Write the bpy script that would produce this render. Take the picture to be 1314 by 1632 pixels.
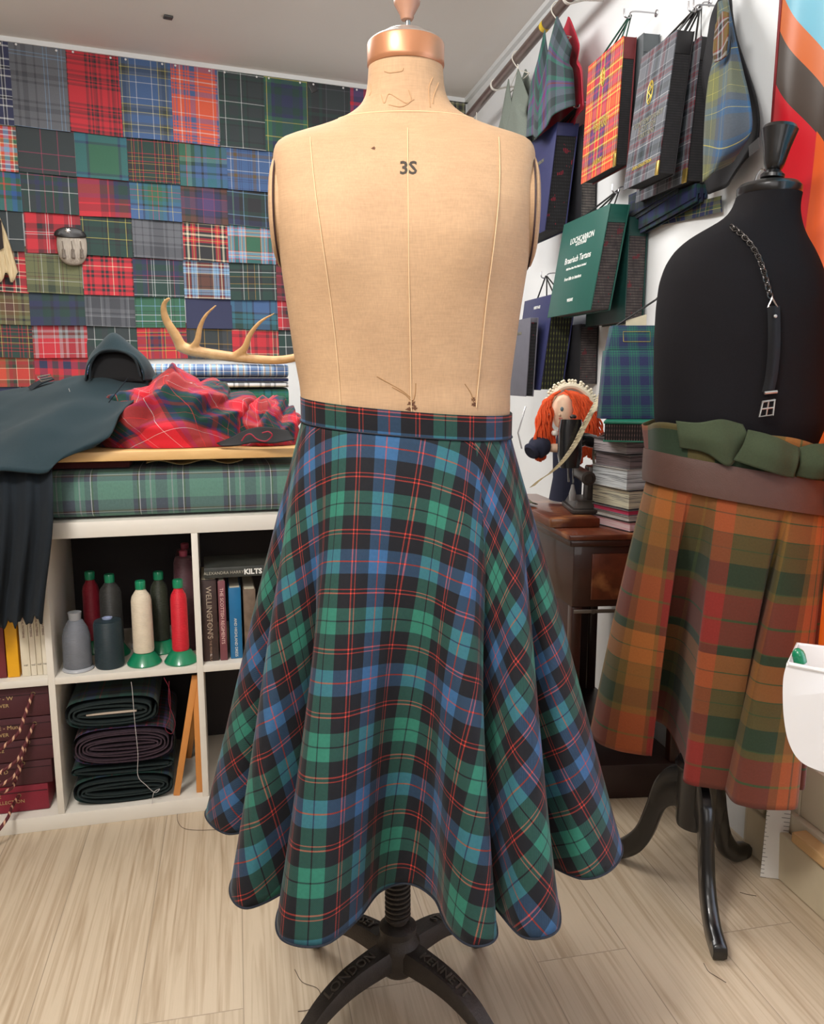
import bpy, bmesh, math, random
from mathutils import Vector, Matrix, noise
random.seed(7)
for o in list(bpy.data.objects): bpy.data.objects.remove(o)
scene = bpy.context.scene
COL = scene.collection
R = math.radians
PI = math.pi
# ---------------------------------------------------------------- camera
F = 1300.0; CX, CY = 657.0, 816.0
PITCH = R(9.43); CH = 1.155
cam_d = bpy.data.cameras.new('camera'); cam = bpy.data.objects.new('camera', cam_d); COL.objects.link(cam)
cam.location = (0, 0, CH); cam.rotation_euler = (R(90)-PITCH, 0, 0)
cam_d.sensor_fit = 'VERTICAL'; cam_d.sensor_height = 24.0; cam_d.lens = F/1632*24.0
cam_d.clip_start = .05
scene.camera = cam
# ---------------------------------------------------------------- world, lights, exposure
w = bpy.data.worlds.new('world'); scene.world = w; w.use_nodes = True
w.node_tree.nodes['Background'].inputs[0].default_value = (.80, .86, 1.0, 1)
w.node_tree.nodes['Background'].inputs[1].default_value = 2.0
def area(name, loc, aim, size, power, col, sy=None):
    d = bpy.data.lights.new(name, 'AREA'); d.energy = power; d.color = col; d.size = size
    if sy: d.shape = 'RECTANGLE'; d.size_y = sy
    o = bpy.data.objects.new(name, d); COL.objects.link(o); o.location = loc
    v = Vector(aim)-Vector(loc); o.rotation_euler = v.to_track_quat('-Z', 'Y').to_euler(); return o
area('ceiling_lamp_front', (-.75, .25, 2.5), (-.1, 1.6, .9), .5, 34, (1, .96, .91))
area('ceiling_fill', (-.5, -.5, 2.05), (-.4, .3, 2.56), .8, 13, (1, .97, .94))  # added upward fill to brighten the ceiling, no real fixture
area('ceiling_lamp_back', (-.55, 2.6, 2.5), (-.2, 2.8, 0), 1.1, 27, (1, .97, .94))
area('front_fill', (.2, -1.9, 1.5), (0, 2.5, 1.1), 1.6, 8, (1, .97, .95), 1.2)  # added soft fill from behind the camera, no window stands there
scene.view_settings.view_transform = 'Standard'; scene.view_settings.look = 'None'
scene.view_settings.exposure = .72; scene.view_settings.gamma = 1.0
scene.view_settings.use_curve_mapping = False
# ---------------------------------------------------------------- pixel maths (to read real positions off the photograph)
cP, sP = math.cos(PITCH), math.sin(PITCH)
def ray(px, py):
    u = (px-CX)/F; v = (py-CY)/F
    return Vector((u, cP - v*sP, -sP - v*cP))
def atY(px, py, Y):
    d = ray(px, py); t = Y/d.y; return Vector((d.x*t, Y, CH+d.z*t))
def atZ(px, py, z=0.0):
    d = ray(px, py); t = (z-CH)/d.z; return Vector((d.x*t, d.y*t, z))
def proj(p):
    y, z = p[1], p[2]-CH
    dep = y*cP - z*sP; up = y*sP + z*cP
    return (CX+F*p[0]/dep, CY-F*up/dep)
def hitplane(px, py, p0, n):
    d = ray(px, py); c = Vector((0, 0, CH)); t = (Vector(p0)-c).dot(n)/d.dot(n); return c+d*t
def solve(fn, px, lo, hi):
    f = lambda s: proj(fn(s))[0]-px
    a, b = lo, hi; fa = f(a)
    for _ in range(40):
        m = (a+b)/2; fm = f(m)
        if (fm > 0) == (fa > 0): a, fa = m, fm
        else: b = m
    return (a+b)/2
CORNER = Vector((.284, 4.49, 0)); CEIL = 2.56
RB = Vector((.21, -.978, 0)); RN = Vector((-.978, -.21, 0))      # along the right wall towards us, and out of it
BA = Vector((-.931, -.365, 0)); BN = Vector((.365, -.931, 0))    # along the back wall to the left, and out of it
def rwp(b, z, d=0.0): return CORNER+RB*b+RN*d+Vector((0, 0, z))
def bwp(a, z, d=0.0): return CORNER+BA*a+BN*d+Vector((0, 0, z))
def rw(px, py, d=0.0):
    p = hitplane(px, py, CORNER+RN*d, RN); return ((p-CORNER).dot(RB), p.z)
def bw(px, py, d=0.0):
    p = hitplane(px, py, CORNER+BN*d, BN); return ((p-CORNER).dot(BA), p.z)
KO = Vector((-1.049, 1.913, 0)); KE = Vector((.9695, .2453, 0)).normalized(); KN = Vector((-KE.y, KE.x, 0))
def kab(s, d, z): return KO+KE*s+KN*d+Vector((0, 0, z))           # cabinet frame: along, into, up
def ks(px, d, z): return solve(lambda s: kab(s, d, z), px, -.6, 2.0)
# ---------------------------------------------------------------- materials
def lin(c):
    return tuple(((x/255)/12.92 if x/255 <= .04045 else ((x/255+.055)/1.055)**2.4) for x in c)+(1,)
class NT:
    def __init__(s, name):
        s.m = bpy.data.materials.new(name); s.m.use_nodes = True; s.t = s.m.node_tree; s.b = s.t.nodes['Principled BSDF']
    def n(s, typ, **kw):
        x = s.t.nodes.new('ShaderNode'+typ)
        for k, v in kw.items(): setattr(x, k, v)
        return x
    def l(s, a, b): s.t.links.new(a, b)
    def math(s, op, a, b=None, c=None):
        x = s.n('Math', operation=op)
        for i, v in enumerate((a, b, c)):
            if v is None: continue
            if isinstance(v, (int, float)): x.inputs[i].default_value = v
            else: s.l(v, x.inputs[i])
        return x.outputs[0]
    def mix(s, f, a, b, blend='MIX'):
        x = s.n('Mix', data_type='RGBA', blend_type=blend)
        for i, v in ((0, f), (6, a), (7, b)):
            if isinstance(v, (int, float)): x.inputs[i].default_value = v
            elif isinstance(v, tuple): x.inputs[i].default_value = v
            else: s.l(v, x.inputs[i])
        return x.outputs[2]
    def noise(s, vec, scale, detail=3, rough=.5):
        x = s.n('TexNoise'); x.inputs['Scale'].default_value = scale; x.inputs['Detail'].default_value = detail
        x.inputs['Roughness'].default_value = rough
        if vec is not None: s.l(vec, x.inputs['Vector'])
        return x.outputs[0]
    def bump(s, h, strength, dist=.002):
        x = s.n('Bump'); x.inputs['Strength'].default_value = strength; x.inputs['Distance'].default_value = dist
        s.l(h, x.inputs['Height']); s.l(x.outputs[0], s.b.inputs['Normal'])
MC = {}
def M(name, rgb, rough=.6, metal=0.0, var=.10, scale=30, bump=0.0, coat=0, sheen=0, bscale=None):
    if name in MC: return MC[name]
    k = NT(name); co = k.n('TexCoord').outputs['Object']
    nz = k.noise(co, scale, 4)
    c = lin(rgb); hi = tuple(min(1, x*(1+var)) for x in c[:3])+(1,); lo = tuple(x*(1-var) for x in c[:3])+(1,)
    k.l(k.mix(nz, lo, hi), k.b.inputs['Base Color'])
    k.b.inputs['Roughness'].default_value = rough; k.b.inputs['Metallic'].default_value = metal
    k.b.inputs['Coat Weight'].default_value = coat; k.b.inputs['Sheen Weight'].default_value = sheen
    if bump: k.bump(k.noise(co, bscale or scale*5, 3), bump)
    MC[name] = k.m; return k.m
PAL = dict(R=(205,38,52), D=(122,30,42), K=(33,34,38), N=(40,46,84), B=(66,100,150), T=(46,108,124), G=(48,104,78),
           g=(26,62,54), W=(222,226,226), Y=(212,200,96), y=(190,150,62), E=(104,107,114), e=(66,69,76), O=(226,92,56),
           P=(84,62,112), L=(130,172,208), M=(96,58,46), m=(168,58,92), c=(108,112,74), k=(44,54,56), C=(228,220,190),
           a=(36,84,150), j=(46,110,92), u=(24,24,28), r=(206,62,48), q=(40,100,84), t=(52,90,128), o=(164,98,48), f=(70,84,50), v=(134,48,42), s=(104,84,44),
           z=(46,60,44), x=(78,86,96), h=(150,156,160), H=(96,134,120))
def sett(s):
    out = []
    for tok in s.split(): out.append((PAL[tok[0]], float(tok[1:])))
    return out
def tartan(name, s, period, s2=None, period2=None, off=(0, 0), twill=0.0, rough=.85, mirror=True, bump=.25, fac=.5, deep=False, wash=0.0):
    if name in MC: return MC[name]
    k = NT(name); uv = k.n('TexCoord').outputs['UV']; sep = k.n('SeparateXYZ'); k.l(uv, sep.inputs[0])
    outs = []
    for ax, st, per, of in ((0, s, period, off[0]), (1, s2 or s, period2 or period, off[1])):
        st = sett(st) if isinstance(st, str) else st
        if mirror: st = st + st[::-1]
        tot = sum(x[1] for x in st)
        fr = k.math('FRACT', k.math('MULTIPLY_ADD', sep.outputs[ax], 1/per, of))
        cr = k.n('ValToRGB'); cr.color_ramp.interpolation = 'CONSTANT'; els = cr.color_ramp.elements
        els.remove(els[1]); p = 0
        for i, (c, wd) in enumerate(st[:32]):
            e = els[0] if i == 0 else els.new(p/tot)
            e.position = p/tot; e.color = lin(c); p += wd
        k.l(fr, cr.inputs[0]); outs.append(cr.outputs[0])
    if deep:
        g_ = []
        for o_ in outs:
            x = k.n('Gamma'); x.inputs[1].default_value = .35; k.l(o_, x.inputs[0]); g_.append(x.outputs[0])
        outs = g_
    f = fac
    if twill:
        d = k.math('SUBTRACT', sep.outputs[0], sep.outputs[1])
        f = k.math('GREATER_THAN', k.math('FRACT', k.math('MULTIPLY', d, 1/twill)), 0.5)
        f = k.math('MULTIPLY_ADD', f, .36, .32)
    col = k.mix(f, outs[0], outs[1])
    if deep:
        x = k.n('Gamma'); x.inputs[1].default_value = 1/.35; k.l(col, x.inputs[0]); col = x.outputs[0]
    nz = k.noise(uv, 220, 2)
    col = k.mix(.18, col, k.mix(nz, (.05, .05, .05, 1), (.8, .8, .8, 1)), 'OVERLAY')
    if wash: col = k.mix(wash, col, (.30, .31, .33, 1))
    k.l(col, k.b.inputs['Base Color']); k.b.inputs['Roughness'].default_value = rough
    k.b.inputs['Sheen Weight'].default_value = .08
    k.b.inputs['Specular IOR Level'].default_value = .2
    if bump: k.bump(k.noise(uv, 700, 2), bump, .0006)
    MC[name] = k.m; return k.m
# ---------------------------------------------------------------- objects
MW = {}
def tag(o, label=None, cat=None, group=None, kind=None):
    if label: o['label'] = label
    if cat: o['category'] = cat
    if group: o['group'] = group
    if kind: o['kind'] = kind
    return o
def thing(name, label, cat, loc=(0, 0, 0), group=None):
    o = bpy.data.objects.new(name, None); o.empty_display_size = .05; COL.objects.link(o); o.location = loc
    MW[o] = Matrix.Translation(Vector(loc)); return tag(o, label, cat, group)
def obj(name, bm, mat, parent=None, label=None, cat=None, group=None, smooth=True, auto=40, loc=None, kind=None):
    me = bpy.data.meshes.new(name)
    base = MW.get(parent) if parent else Matrix.Translation(Vector(loc) if loc else centre_base(bm))
    bm.transform(base.inverted())
    bmesh.ops.recalc_face_normals(bm, faces=bm.faces)
    if smooth:
        ca = R(auto)
        for f in bm.faces: f.smooth = True
        for e in bm.edges:
            if len(e.link_faces) == 2 and e.calc_face_angle(0) > ca: e.smooth = False
    bm.to_mesh(me); bm.free()
    for m in (mat if isinstance(mat, (list, tuple)) else [mat]): me.materials.append(m)
    o = bpy.data.objects.new(name, me); COL.objects.link(o)
    MW[o] = base
    if parent: o.parent = parent
    else: o.matrix_world = base
    tag(o, label, cat, group, kind); return o
def centre_base(bm):
    xs = [v.co for v in bm.verts]
    return Vector(((min(v.x for v in xs)+max(v.x for v in xs))/2, (min(v.y for v in xs)+max(v.y for v in xs))/2, min(v.z for v in xs)))
def struct(name, bm, mat, parent=None, smooth=False):
    o = obj(name, bm, mat, parent, smooth=smooth); o['kind'] = 'structure'; return o
def new(): return bmesh.new()
def hexa(bm, P, mi=0, bevel=0.0, uvscale=True):
    """P: 8 corners, bottom 4 ring then top 4 ring"""
    t = bmesh.new(); vs = [t.verts.new(p) for p in P]
    for q in ((0,1,2,3),(4,5,6,7),(0,1,5,4),(1,2,6,5),(2,3,7,6),(3,0,4,7)):
        f = t.faces.new([vs[i] for i in q]); f.material_index = mi
    bmesh.ops.recalc_face_normals(t, faces=t.faces)
    if bevel: bmesh.ops.bevel(t, geom=list(t.edges), offset=bevel, segments=2, profile=.5, affect='EDGES')
    merge(bm, t); return bm
def merge(bm, t):
    uvs = t.loops.layers.uv.active
    uvd = bm.loops.layers.uv.verify() if uvs else None
    mp = {v: bm.verts.new(v.co) for v in t.verts}
    for f in t.faces:
        try: g = bm.faces.new([mp[v] for v in f.verts])
        except ValueError: continue
        g.material_index = f.material_index
        if uvs:
            for a, b in zip(f.loops, g.loops): b[uvd].uv = a[uvs].uv
    t.free()
def box(bm, c, size, ex=Vector((1, 0, 0)), ey=None, ez=Vector((0, 0, 1)), bevel=0.0, mi=0):
    """c = centre; ex, ey, ez axes"""
    c = Vector(c); ex = Vector(ex).normalized(); ez = Vector(ez).normalized()
    ey = Vector(ey).normalized() if ey is not None else ez.cross(ex).normalized()
    a, b, d = (Vector(ex)*size[0]/2, Vector(ey)*size[1]/2, Vector(ez)*size[2]/2)
    P = [c-a-b-d, c+a-b-d, c+a+b-d, c-a+b-d, c-a-b+d, c+a-b+d, c+a+b+d, c-a+b+d]
    return hexa(bm, P, mi, bevel)
def boxuv(bm, scale=1.0):
    uv = bm.loops.layers.uv.verify()
    for f in bm.faces:
        n = f.normal if f.normal.length else Vector((0, 0, 1)); f.normal_update(); n = f.normal
        if abs(n.z) > .7: t = Vector((1, 0, 0)); b = Vector((0, 1, 0))
        else:
            t = Vector((0, 0, 1)).cross(n).normalized(); b = Vector((0, 0, 1))
        for l in f.loops: l[uv].uv = (l.vert.co.dot(t)*scale, l.vert.co.dot(b)*scale)
    return bm
def frames(pts):
    T = []
    for i in range(len(pts)):
        a = pts[max(0, i-1)]; b = pts[min(len(pts)-1, i+1)]; d = (b-a)
        T.append(d.normalized() if d.length > 1e-9 else Vector((0, 0, 1)))
    up = Vector((0, 0, 1)) if abs(T[0].z) < .9 else Vector((1, 0, 0))
    out = []
    for t in T:
        x = up.cross(t)
        if x.length < 1e-6: x = Vector((1, 0, 0))
        x.normalize(); y = t.cross(x).normalized(); up = y; out.append((x, y))
    return out
def tube(bm, pts, r, n=8, flat=1.0, cap=True, mi=0, sec=None):
    pts = [Vector(p) for p in pts]; fr = frames(pts); rings = []
    uvl = bm.loops.layers.uv.verify(); acc = 0; L = []
    for i, p in enumerate(pts):
        if i: acc += (p-pts[i-1]).length
        L.append(acc)
        rr = r(i/(len(pts)-1)) if callable(r) else (r[i] if isinstance(r, (list, tuple)) else r)
        x, y = fr[i]
        rings.append([bm.verts.new(p+x*rr*math.cos(2*PI*k/n)+y*rr*flat*math.sin(2*PI*k/n)) for k in range(n)])
    for i in range(len(rings)-1):
        for k in range(n):
            f = bm.faces.new((rings[i][k], rings[i][(k+1) % n], rings[i+1][(k+1) % n], rings[i+1][k])); f.material_index = mi
            for l, (ii, kk) in zip(f.loops, ((i, k), (i, k+1), (i+1, k+1), (i+1, k))): l[uvl].uv = (kk*.01, L[ii])
    if cap:
        bm.faces.new(rings[0][::-1]).material_index = mi; bm.faces.new(rings[-1]).material_index = mi
    return bm
def spline(P, n=8, closed=False):
    P = [Vector(p) for p in P]; N = len(P); out = []
    rng = range(N if closed else N-1)
    for i in rng:
        p0 = P[(i-1) % N] if closed or i else P[0]*2-P[1]
        p1 = P[i]; p2 = P[(i+1) % N]
        p3 = P[(i+2) % N] if closed or i < N-2 else P[-1]*2-P[-2]
        for k in range(n):
            t = k/n
            out.append(.5*((2*p1)+(p2-p0)*t+(2*p0-5*p1+4*p2-p3)*t*t+(3*p1-p0-3*p2+p3)*t**3))
    if not closed: out.append(P[-1])
    return out
def lathe(bm, prof, c=(0, 0, 0), axis=(0, 0, 1), n=24, mi=0, sx=1, sy=1, cap=True):
    """prof: list of (r, h)"""
    c = Vector(c); ax = Vector(axis).normalized(); q = ax.to_track_quat('Z', 'Y'); rings = []
    uvl = bm.loops.layers.uv.verify()
    for r, h in prof:
        rings.append([bm.verts.new(c+q @ Vector((r*sx*math.cos(2*PI*k/n), r*sy*math.sin(2*PI*k/n), h))) for k in range(n)])
    for i in range(len(rings)-1):
        for k in range(n):
            f = bm.faces.new((rings[i][k], rings[i][(k+1) % n], rings[i+1][(k+1) % n], rings[i+1][k])); f.material_index = mi
            for l, (ii, kk) in zip(f.loops, ((i, k), (i, k+1), (i+1, k+1), (i+1, k))): l[uvl].uv = (kk/n*2*PI*max(prof[ii][0],.001), prof[ii][1])
    if cap:
        bm.faces.new(rings[0][::-1]).material_index = mi; bm.faces.new(rings[-1]).material_index = mi
    return bm
def sheet(bm, nu, nv, fn, uvfn=None, thick=0.0, closed=False, mi=0):
    """fn(u,v) -> point, u,v in 0..1; optional solid thickness"""
    uvl = bm.loops.layers.uv.verify()
    def grid(off):
        g = []
        for j in range(nv+1):
            row = []
            for i in range(nu if closed else nu+1):
                p = Vector(fn(i/nu, j/nv))
                if off:
                    e = 1e-3; u, v = i/nu, j/nv
                    a = Vector(fn(min(u+e, 1), v))-Vector(fn(max(u-e, 0), v)); b = Vector(fn(u, min(v+e, 1)))-Vector(fn(u, max(v-e, 0)))
                    nn = a.cross(b)
                    if nn.length > 0: p = p+nn.normalized()*off
                row.append(bm.verts.new(p))
            g.append(row)
        return g
    def faces(g, flip):
        W = len(g[0])
        for j in range(nv):
            for i in range(nu):
                q = [(i, j), (i+1, j), (i+1, j+1), (i, j+1)]
                if flip: q = q[::-1]
                f = bm.faces.new([g[b][a % W] for a, b in q]); f.material_index = mi
                for l, (a, b) in zip(f.loops, q):
                    l[uvl].uv = uvfn(a/nu, b/nv) if uvfn else (a/nu, b/nv)
    g = grid(0); faces(g, False)
    if thick:
        h = grid(thick); faces(h, True)
        def rim(idx):
            for a, b in zip(idx[:-1], idx[1:]):
                f = bm.faces.new((g[a[1]][a[0]], h[a[1]][a[0]], h[b[1]][b[0]], g[b[1]][b[0]])); f.material_index = mi
                for l, (x, y) in zip(f.loops, (a, a, b, b)): l[uvl].uv = uvfn(x/nu, y/nv) if uvfn else (x/nu, y/nv)
        W = len(g[0])-1
        top = [(i, nv) for i in range(W+1)]; bot = [(i, 0) for i in range(W+1)]
        if closed: top.append((0, nv)); bot.append((0, 0))
        rim(top); rim(bot)
        if not closed: rim([(0, j) for j in range(nv+1)]); rim([(W, j) for j in range(nv+1)])
    return bm
class BMW:  # a bmesh cannot take attributes, so keep flags here
    pass
def text_bm(s, size, place, depth=.0006, align='CENTER', bold=0.0):
    """text as real mesh; place(x, y, h) -> world point (h = height off the surface)"""
    cu = bpy.data.curves.new('lettering', 'FONT'); cu.body = s; cu.size = size; cu.align_x = align; cu.extrude = depth/2
    cu.offset = bold; cu.resolution_u = 2
    to = bpy.data.objects.new('lettering_tmp', cu); COL.objects.link(to)
    dg = bpy.context.evaluated_depsgraph_get(); me = bpy.data.meshes.new_from_object(to.evaluated_get(dg))
    bm = bmesh.new(); bm.from_mesh(me); bpy.data.objects.remove(to); bpy.data.curves.remove(cu); bpy.data.meshes.remove(me)
    for v in bm.verts: v.co = place(v.co.x, v.co.y, v.co.z+depth/2)
    return bm
def plane_place(o, ex, ey, n): 
    o = Vector(o); ex = Vector(ex).normalized(); ey = Vector(ey).normalized(); n = Vector(n).normalized()
    return lambda x, y, h: o+ex*x+ey*y+n*(h+.0004)
# ================================================================= room shell
mw_ = NT('white_wall_paint'); co = mw_.n('TexCoord').outputs['Object']
mw_.l(mw_.mix(mw_.noise(co, 3, 4), lin((226, 230, 232)), lin((238, 240, 240))), mw_.b.inputs['Base Color'])
mw_.b.inputs['Roughness'].default_value = .8; mw_.bump(mw_.noise(co, 60, 3), .15); WALL = mw_.m
mc_ = NT('ceiling_paint'); co = mc_.n('TexCoord').outputs['Object']
mc_.l(mc_.mix(mc_.noise(co, 2, 5), lin((226, 222, 218)), lin((234, 230, 226))), mc_.b.inputs['Base Color'])
mc_.b.inputs['Roughness'].default_value = .9; mc_.bump(mc_.noise(co, 25, 4), .2); CEILM = mc_.m
# laminate floor, boards running along the right wall
fl = NT('oak_laminate'); co = fl.n('TexCoord').outputs['Object']; mp = fl.n('Mapping'); fl.l(co, mp.inputs[0])
mp.inputs['Rotation'].default_value = (0, 0, -math.atan2(.978, -.21))
bk = fl.n('TexBrick'); fl.l(mp.outputs[0], bk.inputs['Vector'])
bk.inputs['Scale'].default_value = 1; bk.inputs['Brick Width'].default_value = 1.28; bk.inputs['Row Height'].default_value = .192
bk.inputs['Mortar Size'].default_value = .0012; bk.inputs['Mortar Smooth'].default_value = .3; bk.offset = .37
bk.inputs['Color1'].default_value = (0, 0, 0, 1); bk.inputs['Color2'].default_value = (1, 1, 1, 1); bk.inputs['Mortar'].default_value = (.5, .5, .5, 1)
st = fl.n('Mapping'); fl.l(mp.outputs[0], st.inputs[0]); st.inputs['Scale'].default_value = (1.2, 34, 1)
off = fl.n('VectorMath', operation='ADD'); fl.l(st.outputs[0], off.inputs[0])
sc = fl.n('VectorMath', operation='SCALE'); fl.l(bk.outputs['Color'], sc.inputs[0]); sc.inputs[3].default_value = 9.0; fl.l(sc.outputs[0], off.inputs[1])
wn = fl.n('TexNoise'); wn.inputs['Scale'].default_value = 1.6; wn.inputs['Detail'].default_value = 6; wn.inputs['Distortion'].default_value = 1.4
fl.l(off.outputs[0], wn.inputs['Vector'])
st2 = fl.n('Mapping'); fl.l(off.outputs[0], st2.inputs[0]); st2.inputs['Scale'].default_value = (2.5, 9, 1)
g2 = fl.noise(st2.outputs[0], 4, 4)
cr = fl.n('ValToRGB'); fl.l(wn.outputs[0], cr.inputs[0]); els = cr.color_ramp.elements
els[0].position = .30; els[0].color = lin((172, 150, 122)); els[1].position = .56; els[1].color = lin((208, 190, 164))
c1 = fl.mix(fl.math('MULTIPLY', g2, .32), cr.outputs[0], lin((158, 138, 114)))
c2 = fl.mix(fl.math('MULTIPLY', bk.outputs['Color'], .16), c1, lin((190, 174, 150)))
c3 = fl.mix(fl.math('MULTIPLY', bk.outputs['Fac'], .55), c2, lin((120, 104, 86)))
fl.l(c3, fl.b.inputs['Base Color']); fl.b.inputs['Roughness'].default_value = .42; fl.bump(wn.outputs[0], .08)
bm = new(); box(bm, (-.5, 1.3, -.05), (5.4, 8.0, .1)); struct('floor', bm, fl.m)
bm = new(); box(bm, (-.5, 1.3, CEIL+.05), (5.4, 8.0, .1)); struct('ceiling', bm, CEILM)
def wallbox(name, fn, a0, a1, z0, z1, th=.12, mat=WALL):
    bm = new(); hexa(bm, [fn(a0, z0, 0), fn(a1, z0, 0), fn(a1, z0, -th), fn(a0, z0, -th), fn(a0, z1, 0), fn(a1, z1, 0), fn(a1, z1, -th), fn(a0, z1, -th)])
    return bm
struct('wall_back', wallbox('b', bwp, -.12, 3.05, 0, CEIL), WALL)
WB0, WB1 = 2.66, 4.3        # shop window in the right wall
bm = wallbox('r', rwp, 0, WB0, 0, CEIL); merge(bm, wallbox('r', rwp, WB0, WB1, 2.2, CEIL)); merge(bm, wallbox('r', rwp, WB1, 6.9, 0, CEIL))
struct('wall_right', bm, WALL)
bm = new(); box(bm, (-2.66, .5, CEIL/2), (.12, 6.4, CEIL)); struct('wall_left', bm, M('stone_wall_paint', (150, 144, 136), .85))
bm = new(); box(bm, (-.5, -2.4, CEIL/2), (5.2, .12, CEIL)); struct('wall_front', bm, M('stone_wall_paint', (150, 144, 136), .85))
# window: cream painted frame, glass and sill
CREAM = M('cream_gloss_paint', (214, 204, 182), .35, var=.05, scale=8)
GL = NT('window_glass'); GL.b.inputs['Transmission Weight'].default_value = 1; GL.b.inputs['Roughness'].default_value = .02
GL.b.inputs['IOR'].default_value = 1.1; GL.l(GL.mix(GL.noise(None, 4), (.93, .95, 1, 1), (.97, .98, 1, 1)), GL.b.inputs['Base Color'])
def rbx(bm, b0, b1, z0, z1, d0, d1, bevel=0):
    hexa(bm, [rwp(b0, z0, d0), rwp(b1, z0, d0), rwp(b1, z0, d1), rwp(b0, z0, d1), rwp(b0, z1, d0), rwp(b1, z1, d0), rwp(b1, z1, d1), rwp(b0, z1, d1)], bevel=bevel)
bm = new()
rbx(bm, WB0, WB0+.07, .0, 2.2, -.10, .012, .004); rbx(bm, WB0+.075, WB0+.10, .10, 2.2, -.07, -.005, .003)
rbx(bm, WB0+.105, WB0+.16, .10, 2.2, -.08, -.015, .004)
rbx(bm, WB0+.16, WB1, .16, .29, -.08, -.015, .004); rbx(bm, WB0+.16, WB1, .29, .31, -.07, -.03, .003)
rbx(bm, WB1-.07, WB1, .0, 2.2, -.10, .01, .004); rbx(bm, WB0+.07, WB1-.07, 2.12, 2.2, -.08, 0, .004)
rbx(bm, WB0+.07, WB1-.07, 0, .16, -.10, .0, .004)
wf = struct('window_1', bm, CREAM)
bm = new(); rbx(bm, WB0+.16, WB1-.07, .29, 2.12, -.05, -.044); struct('window_glass', bm, GL.m, wf)
bm = new(); rbx(bm, 2.86, WB1, .125, .15, -.01, .035, .004); struct('window_sill', bm, M('pine_sill', (214, 172, 120), .5, var=.1, scale=12), wf)
bm = new(); rbx(bm, WB0+.02, WB1, 0, .115, .001, .022, .004); struct('baseboard_right', bm, M('worn_cream_paint', (206, 192, 164), .5, var=.12, scale=14))
# cornice strip where the ceiling meets the walls (plain white)
bm = new(); hexa(bm, [bwp(0, CEIL-.02, 0), bwp(3.0, CEIL-.02, 0), bwp(3.0, CEIL-.02, .02), bwp(0, CEIL-.02, .02), bwp(0, CEIL, 0), bwp(3.0, CEIL, 0), bwp(3.0, CEIL, .02), bwp(0, CEIL, .02)])
struct('trim_1', bm, WALL)
bm = new(); rbx(bm, 0, 5, CEIL-.02, CEIL, 0, .02); struct('trim_2', bm, WALL)
# small dark plate on the ceiling
p = atZ(268, 26, CEIL)
bm = new(); box(bm, (p.x, p.y, CEIL-.004), (.035, .03, .008), ex=(1, .5, 0), bevel=.002)
obj('ceiling_hook_plate', bm, M('dark_steel', (70, 70, 70), .5), label='small dark square plate stuck on the ceiling', cat='plate')
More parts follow.
